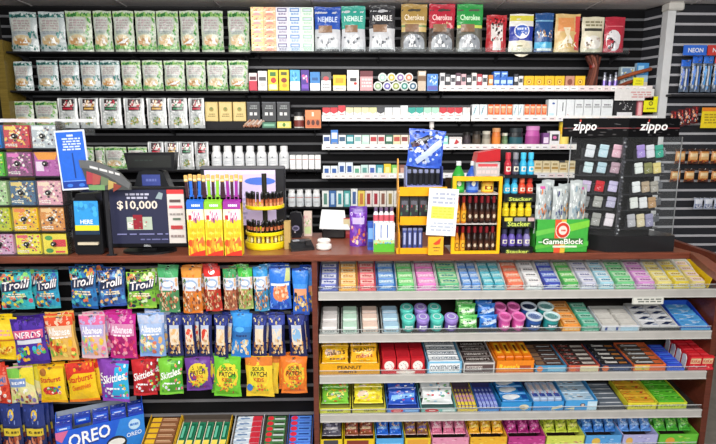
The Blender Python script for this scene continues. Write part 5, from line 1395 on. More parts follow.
# ---- scratch-ticket dispenser
YT = 2.295
ex = at(31, 200, YT).x
td = empty('ticket_dispenser', (ex, YT, ZC))
X = lambda px, py=200: at(px, py, YT).x - ex
Z = lambda py: at(40, py, YT).z - ZC
fr = MB()
xa, xb = X(-24), X(63)
fr.box(xa, xb, .075, .08, .002, Z(121), '#dfe3e6', 'clear')
fr.box(xb - .002, xb + .002, 0, .08, .002, Z(121), '#dfe3e6', 'clear')
part('acrylic_shell', fr, td)
tr_ = MB()
tr_.box(xa, X(95), .05, .056, Z(122), Z(118.5), '#d4d6d8', 'laminate')
tr_.box(X(63), X(95), .052, .055, Z(135), Z(122), '#fff', 'clear')
part('top_rail', tr_, td)
rows_ = [(124, 148), (151, 176), (180, 205), (206.5, 231), (233.5, 254.3)]
cols_ = [(-18, 7), (9, 35), (36.5, 62)]
tcol = [[('#2f7fd0', '#8ac4f0'), ('#c83a4a', '#f0d060'), ('#b8bcc4', '#f0f0f0')],
        [('#58b83c', '#e8e04a'), ('#8a4a78', '#e878c0'), ('#b858a8', '#f0a030')],
        [('#a8c890', '#e8e8d0'), ('#4a6a8a', '#e8c878'), ('#e0a0b0', '#f4d8c0')],
        [('#c8c828', '#88a83c'), ('#f0c01c', '#f08848'), ('#d88a3c', '#f4c88a')],
        [('#d8a8c8', '#c83a78'), ('#f0e040', '#e85a6a'), ('#f0d838', '#d8283a')]]
tn = ['red-patterned', 'silver', 'purple', 'orange and magenta', 'blue collage', 'pale pink', 'yellow', 'amber', 'yellow and green', 'yellow and red']
for r, (y0, y1) in enumerate(rows_):
    sh = MB()
    sh.box(xa, xb, -.004, .078, max(.0005, Z(y1) - .006), max(.002, Z(y1) - .001), '#2a2a2e', 'plastic')
    part('rack_shelf', sh, td)
    for c, (p, q_) in enumerate(cols_):
        w_, h_ = X(q_) - X(p), Z(y0) - Z(y1)
        c1, c2 = tcol[r][c]
        ops = [('b', 34, .04, .04, .96, .96, [c2, c1, '#e8d8c0', c2, '#5a3a4a', c1], .08), ('r', .05, .8, .5, .95, c2), ('l', 2, .08, .06, .5, .2, '#f4f0e8'), ('b', 6, .3, .3, .7, .7, ['#f4f0e8', c2], .1)]
        if r == 4 and c == 2:
            ops = [('r', .4, .35, .95, .72, '#d8283a'), ('d', .25, .8, .16, .12, '#4a9a48'), ('d', .25, .16, .16, .12, '#3a8a40'), ('r', .5, .05, .9, .15, '#e8404a')]
        if r == 1 and c == 2:
            ops = [('p', [(0, 1), (1, 1), (.85, .68), (.15, .68)], '#f0982c'), ('r', .05, .2, .36, .6, '#ecd8e8'), ('b', 8, .4, .1, .95, .6, ['#c878b8', '#9a3a8a'], .1)]
        tk = P_box('scratch_ticket', 'ticket', w_, h_, .05, c1, ops)
        ordn = ['top', 'second', 'third', 'fourth', 'bottom'][r]
        nm_ = ['blue', None, None, 'lime', None, None, 'sage', None, None, 'olive', None, None, 'mauve', None, None][r * 3 + c] or tn[r * 2 + c - 1]
        put(tk, (ex + (X(p) + X(q_)) / 2, YT + .012, ZC + Z(y1)), w_ * .95, h_ * .95, .05, f'{nm_} scratch ticket pad', f'in the {ordn} row of the acrylic dispenser', group='scratch tickets in the dispenser')
        bf = MB()
        bf.box(X(p) + .002, X(q_) - .002, 0, .003, Z(y1), Z(y0) - .004, '#fff', 'clear')
        bp_ = part('bin_front', bf, td)
        kb = MB()
        zc_ = (Z(y0) + Z(y1)) / 2
        kb.lathe([(.001, -.01), (.007, -.01), (.011, -.008), (.011, 0)], (X(p) + X(q_)) / 2, 0, zc_, '#1c1c1e', 'plastic', 12, 'y', cap=False)
        kb.lathe([(.0005, -.0108), (.0035, -.0105)], (X(p) + X(q_)) / 2, 0, zc_, '#e8e8e4', 'plastic', 10, 'y', cap=False)
        part('lock_knob', kb, bp_)
tag(td, 'clear acrylic scratch ticket dispenser with black shelves on the counter', 'ticket dispenser')

# ---- blue sign, ticket fan, papers, card pedestal
m = MB()
w_, h_ = dims(58, 88, 129, 189, 2.27)
m.box(-w_ / 2, w_ / 2, 0, .006, 0, h_, '#dfe6f4', 'plastic')
S = front(w_, h_)
deco(m, S, [('r', .05, .03, .95, .97, '#1f66d8'), ('r', .05, .03, .95, .14, '#123a98'), ('l', 1, .4, .88, .62, .94, '#e8f0ff'), ('l', 5, .2, .66, .85, .88, '#cfe0fa'), ('r', .5, .2, .54, .62, '#123a88'), ('r', .1, .15, .9, .16, '#8ab0f0'), ('d', .3, .08, .1, .03, '#3a78e0'), ('d', .7, .08, .1, .03, '#3a78e0')])
sg = empty('blue_sign', (at(76.5, 190, 2.27).x, 2.277, at(75, 190, 2.27).z), 0)
sg.rotation_euler = (0, math.radians(-3), 0)
part('panel', m, sg)
m = MB()
m.box(-w_ / 2 - .004, -w_ / 2 + .02, .006, .016, h_ * .55, h_ * .62, '#55575c', 'metal')
part('clip', m, sg)
tag(sg, 'tilted bright blue sign with white lettering beside the ticket dispenser', 'sign')
YFN = 2.264
fan = empty('ticket_fan', (at(104, 186, YFN).x, YFN, at(104, 192, YFN).z))
lx = lambda px: at(px, 175, YFN).x - fan.location.x
lz = lambda py: at(104, py, YFN).z - fan.location.z
m = MB()
arc_o = [(80, 160), (90, 160.5), (100, 163), (110, 167), (120, 173), (130, 184)]
arc_i = [(128, 189), (118, 183), (108, 176), (98, 171), (88, 168.5), (81, 168)]
body = arc_o + [(130, 190), (88, 190)]
m.prism([(lx(a), lz(b)) for a, b in body][::-1], 0, .01, '#4c4e4e', 'plastic', 'xz')
m.add([(lx(a), -.001, lz(b)) for a, b in arc_o + arc_i], [list(range(12))], '#66686a', 'plastic')
for k, (a, b, cc) in enumerate(((87, 171, '#a83a48'), (93, 173, '#a8504a'), (101, 176, '#6a7a5a'), (108, 180, '#b8a05a'), (113, 183, '#8a3a2c'))):
    m.add([(lx(a), -.0015 - k * 1e-4, lz(b)), (lx(a + 8), -.0015 - k * 1e-4, lz(b + 3)), (lx(a + 6), -.0015 - k * 1e-4, lz(b + 13 - k * 2)), (lx(a - 1), -.0015 - k * 1e-4, lz(b + 13 - k))], [[0, 1, 2, 3]], cc)
m.add([(lx(88), -.002, lz(190)), (lx(104), -.002, lz(190)), (lx(104), -.002, lz(185)), (lx(88), -.002, lz(185))], [[0, 1, 2, 3]], '#6f9a64')
deco(m, lambda u, v, o: (lx(90 + 30 * u), -.0018 - o, lz(164.5 + 8 * u + 5 - 5 * v)), [('l', 1, 0, .2, 1, 1, '#d8d8d8')])
part('fan_board', m, fan)
m = MB()
m.box(-.008, .008, .012, .022, ZC - fan.location.z + .001, lz(178), '#2a2a2e', 'plastic')
m.box(-.02, .02, .011, .03, ZC - fan.location.z + .001, ZC - fan.location.z + .006, '#2a2a2e', 'plastic')
part('stand', m, fan)
tag(fan, 'grey curved board of sample tickets behind the blue sign', 'board')
pp = MB()
for k in range(5):
    pp.box(-.07 + .006 * k, .06 - .004 * k, .004 * k, .004 * k + .12, .012 * k, .012 * k + .009, ['#8a8478', '#b8b4a8', '#4a4642', '#a89a84', '#c8c8cc'][k])
solo('paper_stack', pp, cp(72, 250), 'pile of folders and papers between the dispenser and black pedestal', 'papers', rot=(0, 0, .1))
pw = MB()
pw.box(-.055, .055, 0, .004, 0, .17, '#c4cad8')
deco(pw, front(.11, .17), [('l', 3, .1, .5, .9, .9, '#9aa4b8')])
solo('paper_sheet', pw, on_z(69, 246, ZC) + Vector((0, .12, .009)), 'pale blue-grey paper leaning behind the ticket dispenser', 'paper', rot=(-.2, .15, 0))
w_, h_ = dims(76, 104.5, 195, 257, 2.30)
pe = empty('card_pedestal', Vector((at(90.2, 257, 2.30).x, 2.30, ZC)))
m = MB()
m.prism([(-w_ * .5, .01), (-w_ * .53, h_ * .3), (-w_ * .46, h_ * .8), (-w_ * .3, h_ * .98), (w_ * .3, h_ * .98), (w_ * .48, h_ * .8), (w_ * .5, .01), (w_ * .4, 0), (-w_ * .4, 0)], 0, .09, '#17171a', 'plastic', 'xz')
part('housing', m, pe)
m = MB()
deco(m, lambda u, v, o: (-w_ * .41 + w_ * .84 * u + .004 * (v - .5), -.002 - o, h_ * (.33 + .54 * v)), [('r', 0, 0, 1, 1, '#2f9ae0'), ('r', 0, .12, 1, .28, '#e8e02c'), ('r', 0, 0, 1, .12, '#18304a'), ('t', 'HERE', .24, .32, .76, .45, '#f4f8ff'), ('b', 5, .1, .6, .9, .95, ['#48b4ec', '#2a8ad0'], .14)])
part('card', m, pe, 'sky blue card lettered HERE with a yellow strip')
m = MB()
m.box(-w_ * .34, w_ * .36, -.014, 0, h_ * .17, h_ * .21, '#d8ccb4', 'plastic')
part('slot', m, pe)
m = MB()
m.lathe([(w_ * .3, h_), (w_ * .24, h_ * 1.06), (w_ * .2, h_ * 1.07)], 0, .045, 0, '#2a3048', 'plastic', 14)
part('top_cap', m, pe)
tag(pe, 'black rounded card pedestal with blue card reading HERE', 'pedestal')

# ---- monitors and pole display
YM = 2.33
w_, h_ = dims(106, 190, 186, 247, YM)
mo = empty('monitor', (at(148, 250, YM).x, YM, ZC), math.radians(1))
zb = at(148, 248, YM).z - ZC
m = MB()
m.box(-w_ / 2, w_ / 2, .0, .035, zb, zb + h_, '#101013', 'plastic', bev=.006)
part('bezel', m, mo)
m = MB()
S = lambda u, v, o: (-w_ / 2 + .014 + (w_ - .026) * u, -.001 - o, zb + .022 + (h_ - .034) * v)
deco(m, S, [('r', 0, 0, .78, 1, '#2b2d45'), ('r', .785, 0, 1, 1, '#c8c2be'), ('r', .785, .92, 1, 1, '#c83a3c'), ('l', 2, .26, .82, .56, .95, '#b8b8cc'), ('t', '$10,000', .15, .62, .66, .8, '#d8cdc0'), ('p', [(.64, .84), (.72, .82), (.74, .93), (.69, .96)], '#8a9aa0'),
            ('r', .26, .26, .58, .5, '#a8b4a4'), ('r', .34, .27, .46, .54, '#8a2430'), ('r', .27, .3, .33, .4, '#d8ccc8'), ('b', 6, .28, .28, .56, .48, ['#a83a40', '#d8d4c0', '#6a8a78'], .02), ('l', 1, .08, .16, .78, .2, '#7a7ca8'), ('l', 1, .4, .06, .78, .1, '#6a6c98'),
            ('r', .82, .77, .96, .82, '#5a4a48'), ('r', .81, .66, .98, .71, '#c8505a'), ('l', 1, .81, .52, .98, .58, '#8a8480'), ('r', .85, .44, .95, .48, '#5a6a5a'), ('r', .82, .27, .97, .34, '#a83a3c'), ('l', 1, .81, .1, .98, .18, '#8a7a78')], 'screen')
part('screen', m, mo, 'navy advert screen reading $10,000')
m = MB()
deco(m, lambda u, v, o: (-.02 + .04 * u, -.0005 - o, zb + .006 + .011 * v), [('t', 'DELL', .1, .1, .9, .9, '#c8ccd0')])
part('badge', m, mo)
m = MB()
m.box(-.03, .03, .02, .045, .004, zb + .05, '#141416', 'plastic')
m.prism([(.12 * math.cos(a), .03 + .075 * math.sin(a)) for a in [2 * math.pi * k / 20 for k in range(20)]], .0005, .01, '#141416', 'plastic')
part('stand', m, mo)
tag(mo, 'black monitor showing a navy $10,000 advert at the counter front', 'monitor')
YP = 2.6
pd = empty('pole_display', (at(151, 180, YP).x, YP, ZC))
w_, h_ = dims(126, 177, 153, 169, YP)
z0, z1 = at(151, 170, YP).z - ZC, at(151, 153, YP).z - ZC
m = MB()
m.prism([(-w_ * .5, z1), (w_ * .5, z1 + .003), (w_ * .46, z0), (-w_ * .44, z0 - .002)][::-1], 0, .06, '#1c1d20', 'plastic', 'xz')
deco(m, lambda u, v, o: (-w_ * .44 + w_ * .86 * u, -o, z0 + .012 + (z1 - z0 - .024) * v), [('r', 0, 0, 1, 1, '#0e1412'), ('l', 1, .15, .5, .6, .7, '#24302c')])
part('head', m, pd)
m = MB()
zl = at(151, 188, YP).z - ZC
m.prism([(-.09, .001), (.09, .001), (.09, zl), (.06, z0 - .01), (.03, z0), (-.03, z0), (-.06, z0 - .01), (-.09, zl)], .002, .07, '#26282c', 'plastic', 'xz')
deco(m, lambda u, v, o: (-.045 + .09 * u, .002 - o, zl + .012 + (z0 - zl - .035) * v), [('r', 0, 0, 1, 1, '#3a4a98'), ('l', 1, .2, .3, .8, .7, '#6a78c0')])
part('neck', m, pd)
tag(pd, 'black pole-mounted customer display behind the $10,000 monitor', 'display')
m = MB()
m.lathe([(.03, 0), (.034, .02), (.02, .05), (.014, .06), (.014, .08)], 0, 0, 0, '#c8c8c8', 'plastic', 14)
solo('bell', m, Vector((at(174, 186, 2.66).x, 2.68, ZC + .1695)) + Vector((0, 0, 0)), 'small pale grey fitting beside the pole display', 'fitting')
m = MB()
m.box(-.05, .05, -.04, .1, 0, .169, '#303034', 'plastic', bev=.006)
solo('register_box', m, Vector((at(181, 186, 2.66).x, 2.66, ZC)), 'low black register housing behind the stick boxes', 'register')
YL = 2.64
w_, h_ = dims(203, 287, 166, 242, YL)
mn = empty('monitor', (at(245, 240, YL).x, YL, ZC))
zt_ = at(245, 166, YL).z - ZC
m = MB()
m.box(-w_ / 2, w_ / 2, 0, .035, .05, zt_, '#2a2b30', 'plastic', bev=.006)
m.box(-w_ / 2 + .002, w_ / 2 - .002, -.003, .001, zt_ - .014, zt_ - .003, '#6a6c72', 'plastic')
part('bezel', m, mn)
m = MB()
deco(m, lambda u, v, o: (-w_ / 2 + .022 + (w_ - .07) * u, -.001 - o, .07 + (zt_ - .09) * v), [('r', 0, 0, 1, 1, '#cdbfe6'), ('r', 0, .92, 1, 1, '#d8ccee'), ('d', .78, .8, .22, .07, '#4a70d0'), ('r', .02, .7, .4, .9, '#d8d8e8'), ('l', 6, .05, .1, .6, .6, '#a8a0c8')], 'screen')
part('screen', m, mn, 'lavender lit screen')
m = MB()
m.box(-.04, .04, .01, .05, .0005, .06, '#1c1c20', 'plastic')
m.box(-.1, .1, -.03, .1, .0005, .008, '#1c1c20', 'plastic')
part('stand', m, mn)
tag(mn, 'dark-framed monitor with lavender screen behind the lighter stand', 'monitor')

# ---- boxes of wrapped cigar sticks
for i, (a, b, cc, nm) in enumerate(((189, 206, '#1f68d0', 'blue'), (206.5, 224, '#88c82c', 'lime'), (225, 242.5, '#9a2a9a', 'purple'))):
    p = cp((a + b) / 2, 255.5)
    w_, h_ = dims(a, b, 176, 256, p.y)
    hb = h_ * .73
    m = MB()
    m.box(-w_ / 2, w_ / 2, 0, .05, 0, hb * .92, '#f0d424')
    m.prism([(0.0, hb * .9), (.05, hb * .9), (.05, hb * 1.02), (.0, hb * .92)], -w_ / 2, w_ / 2, cc, 'paper', 'yz')
    deco(m, front(w_, hb), [('r', 0, .8, 1, .93, cc), ('l', 1, .3, .83, .8, .9, '#e8f0ff'), ('r', 0, .62, 1, .8, '#f4eec8'), ('p', [(.05, .58), (.9, .66), (.85, .8), (.2, .74)], '#f4e8ec'), ('b', 5, .3, .6, .85, .76, ['#d86a9a', '#e8a0b8', '#8a3a78'], .08), ('r', .1, .62, .28, .7, '#c82838'),
                            ('b', 12, .05, .25, .95, .58, ['#f8e458', '#e8c81c', '#f4d838'], .12), ('b', 10, .05, .03, .95, .24, ['#f0a02c', '#e8741c', '#d84a1c', '#f4c838'], .14), ('p', [(.0, .0), (1, 0), (1, .1), (.4, .06)], '#d8301c'), ('p', [(.55, .2), (.95, .24), (.9, .36)], '#e87038'), ('l', 2, .1, .3, .9, .5, '#d8b81c')])
    solo('stick_box', m, p, f'tall yellow cigar stick box with {nm} rim beside the monitor', 'box')
    for k in range(5):
        P = Proto('cigar_stick', 'cigar stick', .01, .2, .006, [('wrapper', MB().box(-.005, .005, 0, .006, 0, .17, cc if k % 2 else '#3a1c28', 'film').box(-.005, .005, 0, .006, .04, .1, '#e8c8d0' if k % 2 else '#6a2a3a', 'film')),
                                                                ('tip', MB().box(-.0065, .0065, -.001, .007, .17, .2, '#e0b464', 'film', bev=.002).box(-.006, .006, -.0015, .0, .175, .182, '#f4e0b0', 'film'))])
        put(P, p + Vector((-w_ * .4 + w_ * .8 * k / 4, .02, h_ - .2 + .004 * (k % 2))), .0125, .2, .006, f'{nm} cigar stick in {CN[5][k].replace(" of five", "")} place', f'of the {nm}-rimmed stick box', rot=(0, math.radians(-3 + 1.5 * k), 0), group=f'cigar sticks in the {nm}-rimmed box')

# ---- round tiered lighter stand
p = cp(263, 251)
w_, h_ = dims(242, 285, 180, 257, p.y + .0)
R = w_ / 2
ls = empty('tiered_stand', p + Vector((0, R, 0)))
zs = [.0, at(263, 231, p.y).z - ZC - .03, at(263, 206.5, p.y).z - ZC - .02]
m = MB()
m.lathe([(R * .96, .001), (R, .01), (R, .03), (R * .97, .034), (R * .9, .03)], 0, 0, 0, '#f2dc18', 'plastic', 28)
part('base_tier', m, ls)
for k, z in enumerate(zs[1:]):
    m = MB()
    rr_ = R * (.94 if k else .96)
    m.lathe([(.01, z), (rr_ * .95, z), (rr_, z + .004), (rr_, z + .016), (rr_ * .96, z + .018), (rr_ * .9, z + .01), (.01, z + .01)], 0, 0, 0, '#f2dc18', 'plastic', 28)
    part('tier_disc', m, ls)
m = MB()
m.lathe([(.012, .02), (.012, h_ * .98)], 0, 0, 0, '#2a2a20', 'plastic', 10)
part('post', m, ls)
tag(ls, 'round three-tier yellow lighter stand on the counter', 'stand')


def P_lit(body, mid):
    b, c = MB(), MB()
    b.lathe([(.006, 0), (.0075, .004), (.0075, .025, mid), (.0075, .045)], 0, 0, 0, body, 'plastic', 8)
    c.lathe([(.0079, .045), (.0079, .07), (.006, .076)], 0, 0, 0, '#141414', 'plastic', 8)
    return Proto('tube_lighter', 'lighter', .015, .076, .015, [('tube', b), ('cap', c)])


PL = [P_lit('#e0a078', '#c87850'), P_lit('#c88858', '#a85a38'), P_lit('#e8d83a', '#d8c01c'), P_lit('#e8e0a8', '#c8b858')]
for t in range(3):
    n = 13
    zt2 = [.034, zs[1] + .0105, zs[2] + .0105][t]
    for k in range(n):
        a = math.pi * (1.03 + .94 * k / (n - 1))
        rr_ = R * .84
        put(PL[(k % 2) + (2 if t == 0 else 0)], ls.location + Vector((rr_ * math.cos(a), rr_ * math.sin(a), zt2)), .0125, (.062, .058, .068)[t], .0125,
            ['yellow', 'tan', 'brown'][t] + ' black-capped lighter', f'on the {["bottom", "middle", "top"][t]} tier of the yellow stand')
    for k in range(7):
        a = math.pi * (1.1 + .8 * k / 6)
        rr_ = R * .6
        put(PL[1], ls.location + Vector((rr_ * math.cos(a), rr_ * math.sin(a), zt2)), .0125, (.062, .058, .068)[t] * 1.06, .0125, 'black-capped inner lighter', f'inside the {["bottom", "middle", "top"][t]} tier of the yellow stand')
m = MB()
m.box(-.014, .014, 0, .05, 0, .13, '#b89a5a')
solo('card_box', m, cp(287, 250) + Vector((0, .02, 0)), 'narrow tan cardboard box just behind the yellow stand', 'box')

# ---- devices in the gap at the middle of the counter
p = cp(296, 238)
w_, h_ = dims(289, 303, 210, 236, p.y)
m = MB()
pr = [(0, -.5), (.35, -.48), (.5, -.3), (.5, .2), (.38, .45), (0, .5), (-.38, .45), (-.5, .2), (-.5, -.3), (-.35, -.48)]
m.prism([(a * w_, h_ * .5 + b * h_) for a, b in pr][::-1], 0, .04, '#1c1d24', 'plastic', 'xz')
deco(m, lambda u, v, o: (-w_ * .3 + w_ * .6 * u, -o, h_ * .2 + h_ * .3 * v), [('d', .5, .6, .45, .35, '#8a86a8'), ('d', .5, .6, .3, .2, '#3a3a58'), ('d', .4, .1, .1, .1, '#c8c8d0')])
solo('card_reader', m, p, 'black rounded upright reader with grey emblem behind the lighter stand', 'reader')
put(sbox('#e0ccc0', [('r', .1, .1, .9, .4, '#c8dca0'), ('b', 6, .1, .4, .9, .9, ['#f0e0d8', '#d8909a', '#a8c888'], .12)], 'box', 'card_box', .04, .11, .04), cp(308, 236), *dims(304, 312, 211, 235, 2.7), .04, 'small pink and green box beside the black reader', 'on the counter')
p = cp(303, 251)
m = MB()
m.prism([(0, 0), (.11, 0), (.11, .035), (.05, .03), (0, .012)], -.055, .055, '#1a1a1c', 'plastic', 'yz')
deco(m, lambda u, v, o: (-.045 + .09 * u, .05 + .055 * v, .031 + .005 * v + o), [('r', .1, .1, .9, .9, '#3a3c42'), ('r', .15, .3, .5, .8, '#9aa0a8')])
m.box(.02, .045, .02, .04, .02, .045, '#2a2a2c', 'plastic')
solo('card_terminal', m, p, 'small black card terminal lying on the counter', 'terminal', rot=(0, 0, .3))
m = MB()
m.lathe([(.03, 0), (.036, .006), (.036, .022), (.026, .03), (.03, .036), (.032, .044), (.028, .048)], 0, 0, 0, '#e9e7e2', 'plastic', 18)
solo('tape_roll', m, cp(324, 249), 'small white stepped roll on the counter before the printer', 'roll')
YPR = 2.62
pr_ = empty('receipt_printer', Vector((at(334, 240, YPR).x, YPR, ZC)))
m = MB()
m.box(-.062, .06, 0, .14, .0005, .05, '#1c1c1e', 'plastic', bev=.008)
part('base', m, pr_)
m = MB()
m.add([(-.075, 0, .055), (.085, -.01, .05), (.06, .05, .1), (-.07, .05, .105), (.055, .09, .135), (-.065, .09, .14)], [[0, 1, 2, 3], [3, 2, 4, 5]], '#d4d6d8', 'paper')
m.add([(-.075, .001, .052), (.085, -.009, .047), (.06, .051, .097), (-.07, .051, .102), (.055, .091, .132), (-.065, .091, .137)], [[3, 2, 1, 0], [5, 4, 2, 3]], '#c4c6c8', 'paper')
part('paper', m, pr_, 'curled white paper')
tag(pr_, 'black receipt printer with curled white paper on the counter', 'printer')
put(sbox('#a82a30', [('r', 0, .6, 1, 1, '#e0d4a8'), ('r', .1, .2, .9, .4, '#c85a58')], 'box', 'card_box', .04, .08, .04), cp(347, 238), .035, .1, .04, 'small red and cream box behind the printer', 'on the counter')
p = cp(358.5, 247)
PPB = P_bag('chip_bag', 'bag', .085, .19, .045, '#6a2fa8', [('r', 0, .84, 1, .99, '#5a2898'), ('b', 6, .1, .6, .9, .82, ['#8a5ac8', '#d8c8f0'], .1), ('r', .15, .56, .85, .72, '#c8b8e8'), ('b', 12, .1, .1, .9, .5, ['#e08a5a', '#a83a78', '#f0c8a8', '#8a4ac0'], .1)], 'stand', seed=231)
w_, h_ = dims(350, 367.5, 207, 247, p.y)
put(PPB, p + Vector((0, .03, 0)), w_, h_, .045, 'purple snack bag standing by the receipt printer', 'on the counter')
p = cp(384, 252)
w_, h_ = dims(375, 396, 208, 252, p.y)
m = MB()
m.box(-w_ / 2, w_ / 2, 0, .07, 0, h_ * .66, '#e8ecf0')
deco(m, front(w_, h_ * .66), [('r', 0, 0, 1, .3, '#58b82c'), ('r', 0, .3, 1, .42, '#b8dca8'), ('d', .2, .72, .13, .3, '#f8fafc'), ('d', .5, .74, .13, .3, '#f8fafc'), ('d', .8, .72, .13, .3, '#f4f8fc'), ('r', .0, .42, .08, 1, '#3a78c8'), ('r', .33, .5, .37, .95, '#3a68b8'), ('r', .63, .5, .67, .95, '#3a68b8'), ('b', 5, .1, .3, .9, .48, ['#4a9ad8', '#e8a040'], .06)])
solo('bottle_box', m, p, 'white and green display box printed with white bottles', 'box')
P_mb = P_bottle('mini_bottle', 'bottle', .012, .07, '#e2e4e8', '#6a5a7a', band='#c85a68', caph=.25)
for k in range(4):
    put(P_mb, p + Vector((-w_ * .38 + w_ * .76 * k / 3, .02, h_ * .66 + .0005)), .024, h_ * .33, .024, 'small white bottle', 'on top of the white and green box')
put(sbox('#2a58b8', [('r', .1, .4, .9, .8, '#7ab0e8'), ('r', .1, .1, .9, .3, '#1f3a80')], 'box', 'card_box', .03, .08, .04), cp(371, 250), *dims(367.5, 374, 222, 249, 2.4), .04, 'small blue box beside the purple snack bag', 'on the counter')

# ---- yellow two-tier rack, its goods and the notice on it
YK = cp(420, 254).y
ex = at(419, 225, YK).x
X = lambda px, py=225: at(px, py, YK).x - ex
Z = lambda py: at(420, py, YK).z - ZC
yr = empty('yellow_rack', (ex, YK, ZC))
YEL = '#f0a818'
for z0, z1, a, b in ((0.0005, Z(248), 397, 443), (Z(225), Z(216.5), 400, 442), (Z(196), Z(187), 399, 446)):
    m = MB()
    m.box(X(a), X(b), 0, .006, z0, z1, YEL, 'plastic')
    m.box(X(a), X(b), .006, .13, z0, z0 + .004, YEL, 'plastic')
    part('rack_shelf', m, yr)
for s_, px in ((0, 399.5), (1, 443)):
    m = MB()
    m.prism([(0, .001), (.13, .001), (.13, Z(160)), (.1, Z(160)), (.07, Z(196)), (.02, Z(196)), (.05, Z(224)), (0.0, Z(235))], X(px) - .002, X(px) + .002, YEL, 'plastic', 'yz')
    part('side_panel', m, yr)
for k in range(5):
    m = MB()
    m.tube([(X(400 + 2 * k), .006 + .01 * k, Z(240) + .01), (X(398 + 1.5 * k), .05 + .01 * k, Z(226))], .0015, '#b0b0b4', 'metal')
    part('wire', m, yr)
tag(yr, 'yellow two-tier counter rack holding small dark packs', 'rack')
P_nb = sbox('#1c1c22', [('b', 8, .1, .1, .9, .9, ['#3a6a48', '#8a8a94', '#2a2a34', '#a83a40'], .12), ('r', .15, .7, .85, .85, '#5a5a66')], 'pack', 'small_pack', .04, .08, .04)
for k in range(3):
    put(P_nb, (ex + X(405 + 9.5 * k), YK + .03, ZC + Z(225) + .0045), X(9) - X(0), Z(197.5) - Z(224), .06, 'black red-and-green-specked pack', 'on the middle tier of the yellow rack')
P_db = sbox('#232a58', [('r', .2, .1, .8, .9, '#3a4890'), ('r', .3, .3, .7, .8, '#a8b0d8'), ('r', .1, .9, .9, 1, '#7a80a8')], 'pack', 'small_pack', .03, .09, .03)
for k in range(4):
    put(P_db, (ex + X(405.5 + 5.3 * k), YK + .03, ZC + .0055), X(5.1) - X(0), Z(229) - .006, .05, 'dark blue slim pack', 'on the low tier of the yellow rack')
m = MB()
w_, h_ = X(443) - X(428), Z(236)
m.box(-w_ / 2, w_ / 2, 0, .02, 0, h_, '#f2b01c')
deco(m, front(w_, h_), [('p', [(.3, .62), (.85, .95), (.75, .6), (.5, .55)], '#d8401c'), ('l', 1, .3, .36, .8, .46, '#6a4a1c'), ('l', 1, .35, .2, .7, .28, '#8a6a2c')])
solo('yellow_box', m, (ex + X(435.5), YK - .022, ZC), 'yellow box with red swoosh at the rack foot under the notice', 'box')
m = MB()
YN = YK - .035
w_, h_ = dims(427, 456.5, 188, 235, YN)
m.box(-w_ / 2, w_ / 2, 0, .001, 0, h_, '#eef0f0')
deco(m, front(w_, h_), [('r', .12, .36, .9, .62, '#f0f060'), ('l', 3, .12, .66, .9, .93, '#a8b0c4'), ('l', 4, .14, .37, .88, .61, '#c8c840'), ('l', 3, .12, .08, .9, .3, '#b4bccc')])
solo('notice_sheet', m, (at(440.5, 235, YN).x, YN, at(440, 235.5, YN).z), 'white notice sheet with a highlighted yellow paragraph taped to the yellow rack', 'notice', rot=(0, math.radians(3), 0))

# blue foil display on top of the yellow rack
zt_ = Z(188)
m = MB()
w_, h_ = X(442) - X(406), Z(168) - zt_
e = empty('blue_display', (ex + X(424), YK + .012, ZC + Z(196) + .005))
hz = Z(188) - Z(196)
m.box(-w_ / 2, w_ / 2, 0, .1, 0, hz + .003, '#8a90d0')
m.box(-w_ / 2, -w_ / 2 + .003, 0, .1, hz, hz + h_, '#8fa0d8')
m.box(w_ / 2 - .003, w_ / 2, 0, .1, hz, hz + h_, '#2a3a80')
m.box(-w_ / 2, w_ / 2, .08, .083, hz, hz + h_, '#15161c')
deco(m, front(w_, hz + .003), [('b', 8, .02, .1, .98, .9, ['#b0b8f0', '#6a70c8', '#d8dcf8'], .06)])
part('tray', m, e)
hh = Z(131) - Z(196) - hz - h_ + .01
PH = P_bag('header_card', 'card', w_ * 1.02, hh, .04, '#3a62d0', [('b', 30, .05, .05, .95, .95, ['#2a50c8', '#a8c0f0', '#5a88e8', '#dfe8fa', '#1f2f70', '#3f6ad8'], .09), ('p', [(.02, .62), (.5, .86), (.7, .84), (.1, .5)], '#1c2030'), ('b', 8, .05, .4, .5, .7, ['#1a1e2c', '#e6ecf8', '#5a3a4a'], .09), ('p', [(.2, .2), (.9, .8), (.96, .62), (.3, .08)], '#c8d8f4')], 'pillow', seed=260)
hc = part('header_card', PH.parts[0][1], e, 'crumpled blue foil header')
hc.location = (0.004, .06, hz + h_ - .008)
hc.rotation_euler = (0, math.radians(5), 0)
tag(e, 'blue foil display tray on top of the yellow rack', 'display')
P_sl = Proto('slim_lighter', 'lighter', .016, .06, .012, [('case', MB().box(-.008, .008, 0, .012, 0, .045, '#1a1c24', 'plastic', bev=.002)), ('lid', MB().box(-.008, .008, 0, .012, .0455, .06, '#8a90b0', 'plastic', bev=.002))])
for k in range(6):
    put(P_sl, (e.location.x - w_ * .4 + w_ * .8 * k / 5, e.location.y + .03, e.location.z + hz + .0045), .016, h_ * .78, .012, 'slim black lighter', 'in the blue foil display tray')
row('D2', [(428.5, 435.5, 119, P_bottle('slim_bottle', 'bottle', .02, .15, '#d8d4d0', '#e8e4e0', band='#c8a8a4', caph=.3, capr=.7, neck=.5), 'tall slim pale bottle behind the blue foil display')])

